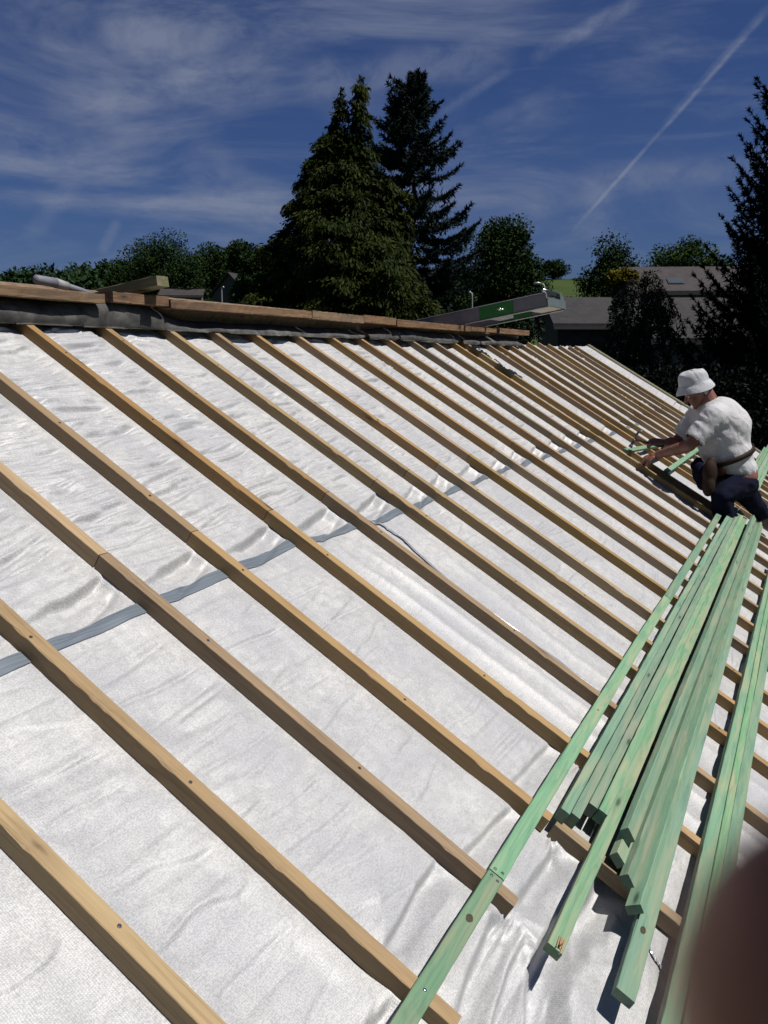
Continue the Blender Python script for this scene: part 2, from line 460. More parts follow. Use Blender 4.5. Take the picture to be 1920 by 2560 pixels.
# ---------------------------------------------------------------- ground
def ground_z(x, y):
    t = np.clip((y-38)/262.0, 0, 1.35)
    z = 32.0*(t*0.9+0.1*t*t)*(t < 1) + (32.0-6*(t-1))*(t >= 1)
    left = np.clip((-x-10)/120.0, 0, 1)
    z = z - left*3.5*np.clip(t*2, 0, 1)
    for mx, my, mh, ms in ((-16, 87, 4.3, 13), (24, 56, 5.2, 9.5), (11.5, 39.5, 3.6, 3.8)):    # rises the houses stand on
        z = z + mh*np.exp(-((x-mx)**2+(y-my)**2)/(2*ms*ms))
    return z + .5*(vnoise(x*.03+9.7, y*.03+3.1, 3)-.5)*np.clip(t*6, 0, 1)*2
def build_ground():
    gx = np.concatenate([np.linspace(-900, -160, 24), np.linspace(-150, 150, 76), np.linspace(160, 900, 24)])
    gy = np.concatenate([np.linspace(-300, 20, 20), np.linspace(25, 330, 90), np.linspace(345, 1500, 30)])
    X, Y = np.meshgrid(gx, gy)
    Z = ground_z(X, Y)
    V = np.stack([X, Y, Z], -1).reshape(-1, 3)
    nx, ny = len(gx), len(gy)
    i = np.arange(nx-1)[None] + np.arange(ny-1)[:, None]*nx
    F = np.stack([i, i+1, i+1+nx, i+nx], -1).reshape(-1, 4)
    o = np_mesh('ground', V, F, M['ground'], None, True)
    tag(o, 'grass ground rising to a green hill behind the houses', 'ground', kind='structure')
build_ground()
def gz(x, y): return float(ground_z(np.array([float(x)]), np.array([float(y)]))[0])

# ---------------------------------------------------------------- roof frame
YAW, SLOPE, S = R(25.2318), R(31.1582), 1.35
UD = Vector((math.sin(YAW), math.cos(YAW), 0))                 # along the ridge, away from the viewer
HD = Vector((math.cos(YAW), -math.sin(YAW), 0))                # level, towards the eaves
VD = math.cos(SLOPE)*HD - math.sin(SLOPE)*Vector((0, 0, 1))    # down the slope
ND = UD.cross(VD); ND = ND if ND.z > 0 else -ND
ROOF = Matrix(((UD.x, -VD.x, ND.x, 0), (UD.y, -VD.y, ND.y, 0), (UD.z, -VD.z, ND.z, 0), (0, 0, 0, 1)))   # X along the ridge, Y up the slope
ROOF.translation = Vector((0, 0, CZ)) - S*ND                   # z = 0 of this frame is the top face of the counter battens
def RP(u, v, h): return ROOF @ Vector((u, -v, h))
RIGHT = False                                                  # (u, v) grids run clockwise in that frame

house = empty('house', label='house being reroofed, its slope under silvery underlay and bare wooden battens', cat='house',
              mat=Matrix.Translation((RP(6.5, 0, 0).x, RP(6.5, 0, 0).y, 0)))
HOUSE_INV = house.matrix_world.inverted()
def to_house(o):
    """parent a world-space object to the house, keeping it in place"""
    o.parent = house; o.matrix_parent_inverse = HOUSE_INV
    return o

K = [-.10, .17, .485, .795, 1.074, 1.386, 1.679, 2.008, 2.334, 2.663, 2.936, 3.215, 3.566, 3.879, 4.188, 4.532, 4.852, 5.186, 5.523, 5.748, 6.177,
     6.402, 6.722, 7.068, 7.356, 7.689, 7.966, 8.314, 8.666, 8.946]
UB = [k*1.35 for k in K]                                       # left (near) edge of every counter batten
BW, BH = .0385, .045
U_END = 12.92
V_TOP, V_BOT = -2.62, 2.3

# underlay: a draped sheet, pinned under each batten, billowing and creased between them
def sheet_h(u, v):
    ub = np.array(UB + [U_END])
    k = np.clip(np.searchsorted(ub, u)-1, 0, len(ub)-2)
    a = ub[k]+BW; b = ub[k+1]
    s = np.clip((u-a)/(b-a), 0, 1)
    pin = np.sin(np.pi*s)
    pinq = np.clip(pin*1.7, 0, 1)**1.5
    h = np.full_like(u, -BH)
    bay = vnoise(k*7.13, v*.9, 5)
    h = h + pin*pinq*(.016*(bay-.6))
    # creases that run across the bays (along the ridge direction), a little slanted
    slant = .16*(vnoise(k*3.7, v*.7, 9)-.3)
    vv = v + slant*(u-a) + .05*fbm(u*2.2, v*1.4, 21, 2)
    m1 = np.clip(fbm(u*1.1+3, v*1.3, 31, 2)*2.2-.55, 0, 1)
    fine = fbm(u*2.4, vv*19, 41, 3)
    ridge = 1-np.abs(2*fine-1)
    upper = np.clip((-v-.9)/.8, 0, 1)
    calm = 1-.85*((k == 8) | (k == 7))*np.clip((v+1.12)/.2, 0, 1)
    h = h + pinq*(ridge**1.6-.4)*(.0065+.0115*upper)*(.35+.65*m1)*calm
    # sharp narrow creases
    cr = fbm(u*1.5+k*1.7, vv*12.5, 45, 2); crr = 1-np.abs(2*cr-1)
    h = h - pinq*calm*(.0075+.0065*upper)*np.clip((crr-.78)/.22, 0, 1)**1.3*np.clip(fbm(u*1.6, vv*3, 47, 2)*3.4-.95, 0, 1)
    c2 = fbm(u*1.1+k*.7, (vv+.12*u)*21, 48, 2); cr2 = 1-np.abs(2*c2-1)
    h = h - pinq*(.0015+.006*upper)*np.clip((cr2-.72)/.28, 0, 1)*np.clip(fbm(u*1.2, vv*2, 49, 2)*3-.8, 0, 1)
    mid = fbm(u*1.3, vv*7.0, 51, 2)
    h = h + pinq*(.020+.018*upper)*(mid-.5)*calm
    h = h + calm*pinq*.014*(np.abs(2*fbm(u*3.1+vv*2.0, vv*5.1-u*1.2, 61, 2)-1)-.4)*np.clip(fbm(u*.8, v*.8, 65, 2)*2.4-.7, 0, 1)
    # overlapping little sags: each creeps up slowly and drops off in a short steep wall
    def saw(f, warp, seed, wall, ucell):
        ph = (v+slant*(u-a)*1.3)*f + warp*(fbm(u*1.25+k*.9, v*1.1, seed, 3)-.5) + .25*(fbm(u*7, v*9, seed+5, 2)-.5)
        cell = np.floor(ph); fr = ph-cell
        am = np.clip(vnoise(u*ucell+cell*7.7+k*1.3, cell*3.31, seed+9)*2.6-.75, 0, 1)
        pr = np.where(fr < 1-wall, fr/(1-wall), 1-(fr-(1-wall))/wall)
        return am*(pr*pr*(3-2*pr)-.4)
    upz = np.clip((-v-1.13)/.12, 0, 1)
    h = h + pinq*upz*.0125*saw(15.0, 5.0, 201, .13, 1.9)
    h = h + pinq*upz*.0060*saw(31.0, 7.0, 221, .20, 2.6)
    h = h + pinq*(1-upz)*calm*.0070*saw(8.5, 3.2, 241, .07, 1.6)*np.clip((v+1.0)/.1, 0, 1)
    # slack across the lower bays, either side of the first cut batten ends
    for kb, jv, dep, wl in ((4, -.005, .030, .016), (4, .185, .045, .030), (4, .262, .030, .018), (5, .035, .026, .016), (5, .200, .034, .024), (3, .06, .026, .018), (3, .19, .03, .022), (6, .02, .02, .014)):
        jj = jv+.03*(s-.5)*(1 if kb != 4 else -1)+.022*(fbm(u*6, u*0+jv*9, 261, 2)-.5); dd = v-jj
        q = np.where(dd < 0, np.clip(1+dd/wl, 0, 1), np.clip(1-dd/.075, 0, 1)); q = q*q*(3-2*q)
        h = h - (k == kb)*dep*q*np.clip(s/.25, 0, 1)*np.clip((1-s)/.12, 0, 1)**.6
    # a slack pocket running away from every batten joint, steep on its uphill side
    j = -1.165 + .075*(1-s) + .035*(vnoise(k*5.1, u*0, 71)-.5) + .012*(vnoise(u*14, u*0+k, 72)-.5)
    d = v-j
    w1 = .013+.008*vnoise(k*2.3, v*0+3, 73)
    w2 = .085+.06*vnoise(k*6.3, v*0+3, 74)
    up = np.clip((d+w1)/w1, 0, 1); up = up*up*(3-2*up)
    dn = np.clip(1-d/w2, 0, 1); dn = dn*dn*(3-2*dn)
    along = np.clip(s/.5, 0, 1)**1.2*np.clip((1-s)/.10, 0, 1)**.7
    depth = .050*(.55+.45*vnoise(k*9.1, v*0, 75))
    h = h - depth*along*np.where(d < 0, up, dn)
    j2 = j+.055+.05*(1-s); d2 = (v-j2)/.011
    h = h - .012*along*np.exp(-d2*d2)
    # long folds down the slope in the bays near the seam
    for kb, vs, am, seed in ((7, -1.0, .020, 81), (8, -1.0, .013, 82), (9, -1.0, .006, 83), (6, -.5, .006, 84)):
        g = (k == kb)*np.clip((v-vs)/.25, 0, 1)
        ww = s*(2.6 if kb == 7 else 1.5)+.75*fbm(v*.9, s*.9, seed, 2)+.10*fbm(v*3.0, s*1.5, seed+3, 2)
        fold = 1-np.abs(2*(ww-np.floor(ww))-1)
        h = h + g*pinq*am*(fold**2.2-.3)
    # creases radiating from the cut ends of the first battens
    for k0, v0 in ((5, .19), (6, .174), (7, .150)):
        du = u-(ub[k0 if k0 < len(ub) else -1]+.02); dv = v-v0
        r = np.sqrt(du*du+dv*dv)+1e-4; th = np.arctan2(dv, du)
        env = np.exp(-(r/.17)**2)*np.clip(r/.03, 0, 1)*(dv > -.10)*np.clip((dv+.10)/.08, 0, 1)
        rad = 1-np.abs(2*fbm(th*1.9+k0*3, r*1.5, 91+k0, 2)-1)
        h = h + env*(.016*(rad**1.6)-.006)
    # broad slack folds along the lower edge of the upper sheet
    low = np.clip((v+.20)/.25, 0, 1)*np.clip((2.6-u)/.5, 0, 1)
    f2 = 1-np.abs(2*fbm(u*3.2-v*1.5, v*3.6+u*2.2, 97, 2)-1)
    h = h + low*.016*(f2**2-.35)
    # where the upper sheet ends and drops onto the lower one
    edge = .285+.025*np.sin(u*9)+.03*(fbm(u*5, v*0, 99, 2)-.5)
    fade = np.clip((2.45-u)/.25, 0, 1)
    t = np.clip((v-edge)/.040, 0, 1)
    back = np.clip((v-edge-.05)/.08, 0, 1)
    h = h - fade*.062*(t*t*(3-2*t))*(1-.85*back*back*(3-2*back))
    # far end: the sheet lifts onto the verge
    h = h + np.clip((u-12.15)/.6, 0, 1)**2*.035
    keep = (h > -.004)
    return np.where(keep, -.004, h)
def grid_mesh(name, us, vs, mat, zoff=0.0, parent=None):
    Ug, Vg = np.meshgrid(us, vs)
    H = sheet_h(Ug, Vg)+zoff
    V = np.stack([Ug, -Vg, H], -1).reshape(-1, 3)
    nx, ny = len(us), len(vs)
    i = np.arange(nx-1)[None]+np.arange(ny-1)[:, None]*nx
    F = np.stack([i, i+1, i+1+nx, i+nx], -1).reshape(-1, 4)
    if not RIGHT: F = F[:, ::-1]
    o = np_mesh(name, V, F, mat, None, True)
    o.matrix_world = ROOF
    return to_house(o)
def u_samples():
    us = [-.3]
    while us[-1] < U_END:
        u = us[-1]; us.append(u + (.009 if 0.7 < u < 2.6 else .012 if u < 4.5 and u > .7 else .020 if u < 8 else .030))
    return np.array(us)
def v_samples():
    vs = [V_TOP]
    while vs[-1] < V_BOT:
        v = vs[-1]; vs.append(v + (.0046 if v < .75 else .03))
    return np.array(vs)
sheet = grid_mesh('underlay_sheet', u_samples(), v_samples(), M['sheet'])
sheet['label'] = 'wrinkled silvery white woven underlay'

# ---------------------------------------------------------------- timber bars
def bar_mesh(name, L, w, t, seed=0, rough=.0005, step=.055, chips=0):
    """bar along +X from 0 to L, width along Y, thickness along Z (bottom at 0); sawn, with slightly eased and uneven arrises"""
    rnd = random.Random(seed)
    n = max(2, int(L/step)); e = .0016
    prof = [(0, e), (e, 0), (w-e, 0), (w, e), (w, t-e), (w-e, t), (e, t), (0, t-e)]
    chip = {}
    for c in range(chips):
        i = rnd.randrange(1, n); 
        for q in range(rnd.randint(1, 3)): chip[min(n-1, i+q)] = rnd.uniform(.001, .0045)
    ph = rnd.uniform(0, 6); bow = rnd.uniform(-.0015, .0015)*min(L, 2)
    vs = []; fs = []
    for i in range(n+1):
        x = L*i/n
        dy = bow*math.sin(math.pi*i/n)+.0008*math.sin(x*3+ph)
        for j, (y, z) in enumerate(prof):
            q = chip.get(i, 0) if j in (6, 7) else 0
            vs.append((x, y+dy+rnd.uniform(-rough, rough)+q*(j == 7)*.2+q*(j == 6), z+rnd.uniform(-rough, rough)*.7-q*(j == 7)-q*.4*(j == 6)))
    k = len(prof)
    for i in range(n):
        for j in range(k):
            fs.append((i*k+j, (i+1)*k+j, (i+1)*k+(j+1) % k, i*k+(j+1) % k))
    fs.append(tuple(range(k))); fs.append(tuple(n*k+j for j in reversed(range(k))))
    fs = [tuple(reversed(f)) for f in fs]
    me = bpy.data.meshes.new(name); me.from_pydata(vs, [], fs); me.update()
    bm = bmesh.new(); bm.from_mesh(me); bmesh.ops.recalc_face_normals(bm, faces=bm.faces); bm.to_mesh(me); bm.free()
    return me
def basis(p, x, z):
    """right-handed frame at p with X along x and Z near z"""
    x = x.normalized(); y = z.cross(x).normalized(); z = x.cross(y).normalized()
    m = Matrix(((x.x, y.x, z.x), (x.y, y.y, z.y), (x.z, y.z, z.z))).to_4x4()
    m.translation = p
    return m
def bar(name, p0, p1, w, t, mat, seed=0, roll=0, zdir=None, parent_house=False, chips=0, rough=.0005, step=.055):
    me = bar_mesh(name, (p1-p0).length, w, t, seed, rough, step, chips=chips)
    me.materials.append(mat)
    o = bpy.data.objects.new(name, me); COL.objects.link(o)
    m = basis(p0, p1-p0, zdir or ND)
    if roll: m = m @ Matrix.Rotation(roll, 4, 'X')
    o.matrix_world = m
    if parent_house: to_house(o)
    return o
JOINT = -1.217
def counter_battens():
    rnd = random.Random(4)
    for i, u in enumerate(UB):
        near = i < 12
        j = JOINT+rnd.uniform(-.012, .012)
        du = rnd.uniform(-.004, .004)
        # Y of the bar must run along +u: X runs up the slope (z x x = y) so start at the low end
        ends = {3: .20, 4: .19, 5: .176, 6: .148}
        lo = ends.get(i, .20+rnd.uniform(-.015, .015))
        def piece(v0, v1, off, chips, mt='pine'):
            a, b = RP(u+off, v1, -BH), RP(u+off, v0, -BH)
            x = (b-a).normalized(); y = ND.cross(x)
            if y.dot(UD) < 0:
                a, b = RP(u+off, v0, -BH), RP(u+off, v1, -BH)
            o = bar('counter_batten', a, b, BW, BH, M[mt], seed=i*3+int(v0*7)+50, parent_house=True, chips=chips, rough=.0003, step=.018 if near else .06)
            return o
        piece(-2.60+rnd.uniform(-.03, .03), j-.0012, du, 2 if near else 0)
        piece(j+.0012, lo, du+rnd.uniform(-.002, .002), (14 if i == 4 else 2) if near else 0, 'pine_grey' if i in (4, 5, 9) else 'pine')
        if i > 5 or i < 3:
            v0 = lo+.003 if i != 6 else .165
            piece(v0, 2.2, du+rnd.uniform(-.003, .003), 4 if near else 0)
counter_battens()
def verge_battens():
    for u, h, mt in ((12.90, 0, 'pine'), (12.955, .004, 'green'), (13.00, .0, 'pine')):
        a, b = RP(u, -2.62, -BH+h), RP(u, 2.2, -BH+h)
        x = (b-a).normalized()
        if ND.cross(x).dot(UD) < 0: a, b = b, a
        bar('verge_batten', a, b, BW, BH+.012, M[mt], seed=int(u*100), parent_house=True)
verge_battens()

# jointing tape along the lap, wavy, and the seam tape down the slope
def tape():
    us = np.arange(.2, 9.6, .012)
    ctl_u = [0, 1.37, 1.55, 2.14, 2.75, 3.45, 4.2, 4.5, 5.1, 5.6, 6.7, 9.6]
    ctl_v = [-.985, -1.008, -1.020, -1.040, -1.072, -1.040, -1.058, -1.052, -1.080, -1.070, -1.055, -1.06]
    vc = np.interp(us, ctl_u, ctl_v)+.006*(fbm(us*3, us*0, 7, 2)-.5)
    W = .040+.006*(fbm(us*2.0, us*0+4, 11, 2)-.5)
    rows = np.linspace(-.5, .5, 7)
    Ug = np.repeat(us[None], len(rows), 0); Vg = vc[None]+rows[:, None]*W[None]
    H = sheet_h(Ug, Vg)+.0035
    V = np.stack([Ug, -Vg, H], -1).reshape(-1, 3); nx = len(us)
    i = np.arange(nx-1)[None]+np.arange(len(rows)-1)[:, None]*nx
    F = np.stack([i, i+1, i+1+nx, i+nx], -1).reshape(-1, 4)
    if not RIGHT: F = F[:, ::-1]
    o = np_mesh('lap_tape', V, F, M['tape'], None, True); o.matrix_world = ROOF; to_house(o)
    o['label'] = 'slate grey tape over the lap of the underlay'
    def strip(name, pts, W, mat, amp, seed):
        t = np.linspace(0, 1, 120); P = np.array(pts); tt = np.linspace(0, 1, len(P))
        uc = np.interp(t, tt, P[:, 0]); vc = np.interp(t, tt, P[:, 1])
        du = np.gradient(uc); dv = np.gradient(vc); l = np.hypot(du, dv); nu, nv = dv/l, -du/l
        rr = np.linspace(-.5, .5, 9)
        Ug = uc[None]+nu[None]*rr[:, None]*W; Vg = vc[None]+nv[None]*rr[:, None]*W
        H = sheet_h(Ug, Vg)+.004+amp*np.abs(2*fbm(t[None]*9+rr[:, None]*2, rr[:, None]*3+t[None]*2, seed, 2)-1)
        V = np.stack([Ug, -Vg, H], -1).reshape(-1, 3); nx = len(t)
        i = np.arange(nx-1)[None]+np.arange(len(rr)-1)[:, None]*nx
        F = np.stack([i, i+1, i+1+nx, i+nx], -1).reshape(-1, 4)
        o = np_mesh(name, V, F, mat, None, True); o.matrix_world = ROOF; to_house(o)
    strip('seam_tape', [(3.32, -1.12), (3.36, -1.00), (3.365, -.90), (3.29, -.66), (3.275, -.36), (3.30, -.12), (3.30, .12)], .022, M['foil'], .006, 3)
    strip('loose_foil_strip', [(2.20, .48), (2.165, .52), (2.135, .56), (2.10, .61), (2.06, .68)], .012, M['foil'], .007, 5)
tape()

# ---------------------------------------------------------------- ridge: old boards and torn felt
def ridge():
    rnd = random.Random(8)
    cuts = [-.4, 1.2, 3.11, 3.16, 3.55, 4.92, 5.62, 6.15, 7.45, 7.72, 8.45, 8.52, 9.55]
    skip = {(3.11, 3.16), (7.45, 7.46)}
    for a, b in zip(cuts[:-1], cuts[1:]):
        if (a, b) in skip or b-a < .09: continue
        h0 = .065+rnd.uniform(-.006, .004); up = Vector((0, 0, 1))
        p0, p1 = RP(a+.004, -2.60+rnd.uniform(-.012, .008), h0), RP(b-.004, -2.60+rnd.uniform(-.012, .008), h0)
        o = bar('ridge_board', p1, p0, .10, .046+rnd.uniform(-.008, .005), M['old'], seed=int(a*50)+300, zdir=up, parent_house=True, chips=26, rough=.0022, step=.03)
    mb = MB(); q = RP(-.4, -2.62, -.1)
    # ridge beam under the boards, and the other slope
    mb2 = MB()
    def ring(u): return [RP(u, -2.605, .064), RP(u, -2.605, -.10), RP(u, -2.72, -.10), RP(u, -2.80, .03)]
    rr = [ring(-.4), ring(9.5)]
    mb2.add(rr[0]+rr[1], [(0,1,5,4), (1,2,6,5), (2,3,7,6), (3,0,4,7), (0,3,2,1), (4,5,6,7)])
    to_house(mb2.obj('ridge_beam', M['old']))
    # torn felt hanging over the head of the slope: overlapping lengths with wavy free edges
    segs = [(-.4, 3.12, .00, 1), (3.02, 5.75, .035, 2), (5.78, 6.35, .0, 3), (6.30, 7.62, .012, 4), (7.66, 8.70, .0, 5), (8.60, 9.46, .01, 6)]
    for a, b, lift, sd in segs:
        us = np.arange(a, b, .02); ts = np.linspace(0, 1, 15)
        Ug, T = np.meshgrid(us, ts)
        top = .070+lift*np.exp(-((Ug-a-.25)/.25)**2)*1.0+.034*(fbm(Ug*2.6, Ug*0, sd, 3)-.58)
        if sd == 2: top = top-.055*np.clip((Ug-3.42)/.45, 0, 1)
        if sd > 2: top = top-.03
        drop = .085+.014*(fbm(Ug*3.0, Ug*0+2, sd+9, 3)-.5)
        out = .105+.02*(fbm(Ug*1.6, Ug*0+5, sd+19, 2)-.5)
        tear = .020*(fbm(Ug*11, Ug*0+sd, sd+41, 3)-.4)*np.clip(T-.4, 0, 1)
        v = -2.602+out*np.sin(np.clip(T*1.15, 0, 1)*np.pi*.5)**.8+.010*(fbm(Ug*4, T*3, sd+29, 2)-.5)
        hh = top-(top+.012)*T**1.35+.026*np.sin(np.pi*T)*(fbm(Ug*3.4, T*1.5, sd+31, 3))
        hh = np.maximum(hh, .004)+tear*.3
        endcut = np.clip((b-Ug)/.12, 0, 1)
        v = v-.03*(1-endcut)*T
        Pw = np.stack([Ug, -v, hh], -1).reshape(-1, 3); nx = len(us)
        i = np.arange(nx-1)[None]+np.arange(len(ts)-1)[:, None]*nx
        F = np.stack([i, i+1, i+1+nx, i+nx], -1).reshape(-1, 4)
        if not RIGHT: F = F[:, ::-1]
        o = np_mesh('ridge_felt', Pw, F, M['felt'], None, True); o.matrix_world = ROOF
        sol = o.modifiers.new('thick', 'SOLIDIFY'); sol.thickness = .004
        to_house(o)
    # back slope, gable and long walls
    UP = Vector((0, 0, 1))
    apex0, apex1 = RP(-.4, -2.75, -.14), RP(12.95, -2.75, -.14)
    dn = -math.cos(SLOPE)*HD-math.sin(SLOPE)*UP
    L = 5.2
    mb3 = MB(); a0, a1 = apex0, apex1; b0, b1 = apex0+dn*L, apex1+dn*L; th = Vector((0, 0, -.12))
    mb3.add([a0, a1, b1, b0, a0+th, a1+th, b1+th, b0+th], [(0,1,2,3), (7,6,5,4), (0,4,5,1), (1,5,6,2), (2,6,7,3), (3,7,4,0)])
    to_house(mb3.obj('back_slope', M['slate']))
    e0, e1 = RP(-.3, V_BOT-.1, -.14), RP(12.85, V_BOT-.1, -.14)
    r0, r1 = RP(-.3, -2.70, -.16), RP(12.85, -2.70, -.16)
    w0, w1 = b0-dn*.35+th*1.4, b1-dn*.35+th*1.4
    w0 = w0+UD*.1; w1 = w1-UD*.1
    g = lambda p: Vector((p.x, p.y, 0))
    wl = MB()
    wl.add([e0, e1, g(e1), g(e0)], [(0, 1, 2, 3)]); wl.add([w0, w1, g(w1), g(w0)], [(3, 2, 1, 0)])
    wl.add([e0, r0, w0, g(w0), g(e0)], [(0, 1, 2, 3, 4)]); wl.add([e1, r1, w1, g(w1), g(e1)], [(4, 3, 2, 1, 0)])
    to_house(wl.obj('wall', M['rendered_wall']))
    dk = MB()
    z = .03
    q = [RP(-.3, -2.70, -.115), RP(12.88, -2.70, -.115), RP(12.88, V_BOT, -.115), RP(-.3, V_BOT, -.115)]
    q2 = [p-ND*.02 for p in q]
    dk.add(q+q2, [(0,1,2,3), (7,6,5,4), (0,4,5,1), (1,5,6,2), (2,6,7,3), (3,7,4,0)])
    to_house(dk.obj('roof_deck', M['old']))
ridge()

# ---------------------------------------------------------------- green laths
def lath(u0, u1, v, h, w, t, label, group, seed, roll=0, v1=None, h1=None, chips=3, name='green_lath', cat='roof batten'):
    """v, h: near-left bottom edge"""
    v1 = v if v1 is None else v1; h1 = h if h1 is None else h1
    a, b = RP(u0, v, h), RP(u1, v1, h1)
    x = (b-a).normalized()
    if ND.cross(x).dot(VD) < 0:                      # keep Y pointing down the slope
        a, b = RP(u1, v1+0, h1), RP(u0, v, h)
    o = bar(name, a, b, w, t, M['green'], seed=seed, roll=roll, chips=chips)
    return tag(o, label, cat, group)
LG = 'loose green laths stacked on the battens'
def laths():
    # the row nailed along the slope, three lengths butted end to end
    N = [(-.25, 1.884, 'green lath nailed across the battens at bottom centre, with a big dark knot'),
         (1.888, 4.645, 'bright green nailed lath left of the loose stack, middle length of its row'),
         (4.650, 7.42, 'pale green lath nailed across the battens, its far end below the kneeling man')]
    for i, (a, b, lab) in enumerate(N):
        va, vb = .0835-.0035*(a-1.7), .0835-.0035*(b-1.7)
        o = lath(a, b, va, .0005, .0425, .0235, lab, 'green laths nailed across the battens', 700+i, v1=vb, chips=2)
        for u, dv in ([(1.872, .012), (1.868, .030), (1.45, .02)] if i == 0 else [(1.90, .011), (1.905, .030), (3.0, .02)] if i == 1 else [(4.66, .012), (5.9, .02)]):
            m = MB(); m.lathe([(.0001, .0012), (.0035, .0010), (.0042, 0)], 10)
            n = m.obj('nail', M['chrome'] if (i == 0 and u < 1.5) else M['steel'], None, True)
            n.parent = o; n.matrix_parent_inverse = o.matrix_world.inverted()
            n.matrix_world = basis(RP(u, va-.0035*(u-a)+dv, .0245), UD, ND)
    E_ = .028; T_ = .040
    lath(2.290, 8.03, .153, .0005, E_, T_, 'green lath on edge at the left side of the stack, dark left face', LG, 711, v1=.134)
    lath(2.305, 8.00, .182, .0005, E_, T_, 'green lath on edge, second from the left in the stack', LG, 712, v1=.163)
    lath(2.412, 7.97, .2115, .0005, E_, T_, 'green lath on edge, third from the left in the stack, over a black gap', LG, 713, v1=.192)
    lath(2.418, 7.93, .2430, .0005, E_, T_, 'green lath on edge beside a dark crack, resting against the long flat lath', LG, 714, v1=.2215)
    lath(1.815, 7.90, .2720, .0005, .0395, .024, 'long green lath with splintered near end, lowest in the left half stack', LG, 715, v1=.2508, chips=6)
    lath(2.350, 7.86, .309, .0650, .041, .026, 'tilted green lath on top of the stack with a grey green left face', LG, 716, roll=R(-30), v1=.296)
    lath(2.275, 7.80, .318, .0275, .041, .026, 'tilted green lath lying under another, its pale edge catching light', LG, 717, roll=R(-25), v1=.303)
    lath(2.215, 7.84, .360, .0320, .041, .026, 'tilted green lath with turquoise stains amid the right half stack', LG, 718, roll=R(-31), v1=.338)
    lath(2.130, 7.95, .400, .0260, .025, .042, 'yellowish green lath leaning on edge against the rightmost lath of the stack', LG, 719, roll=R(-37), v1=.366)
    lath(1.852, 8.06, .443, .0005, .0485, .024, 'longest green lath of the stack, right edge, with a dark oval knot near its end', LG, 720, v1=.378)
    G2 = 'green laths lying apart on the right'
    lath(1.70, 6.95, .556, .0005, .042, .026, 'greyish green lath at the right side, left one of three side by side', G2, 730)
    lath(1.72, 6.95, .600, .0005, .026, .034, 'narrow green lath on edge between two flat ones at the right side', G2, 731, v1=.580)
    lath(1.72, 6.95, .628, .0005, .040, .024, 'light green lath at the right border, outermost of three', G2, 732, v1=.612)
    G3 = 'green laths stacked behind the kneeling man'
    for k, (v, h, a, lab) in enumerate(((.105, .0005, 9.35, 'green lath behind the kneeling man, nearest to his back'), (.150, .0005, 9.25, 'green lath behind the kneeling man, second from his back'),
                                        (.195, .0005, 9.30, 'green lath behind the kneeling man, middle of the flat layer'), (.240, .0005, 9.28, 'green lath behind the kneeling man, outer edge of the flat layer'),
                                        (.130, .0260, 9.9, 'green lath on the upper layer behind the man, left'), (.178, .0260, 9.7, 'green lath on the upper layer behind the man, right'))):
        lath(a, 13.6+.1*k, v, h, .0425, .024, lab, G3, 740+k, v1=v-.006)
    lath(7.505, 10.5, -.815, .0005, .0425, .024, 'short looking green lath under the hammer, being nailed by the man', 'green laths nailed across the battens', 750, v1=-.58)
    lath(7.735, 11.4, -.470, .0005, .0425, .024, 'pale green lath passing behind the kneeling man at his waist', 'green laths nailed across the battens', 751, v1=-.455)
    lath(7.60, 11.0, -.660, .0005, .0425, .024, 'green lath end just below the lower hand of the man', 'green laths nailed across the battens', 752, v1=-.52)
laths()

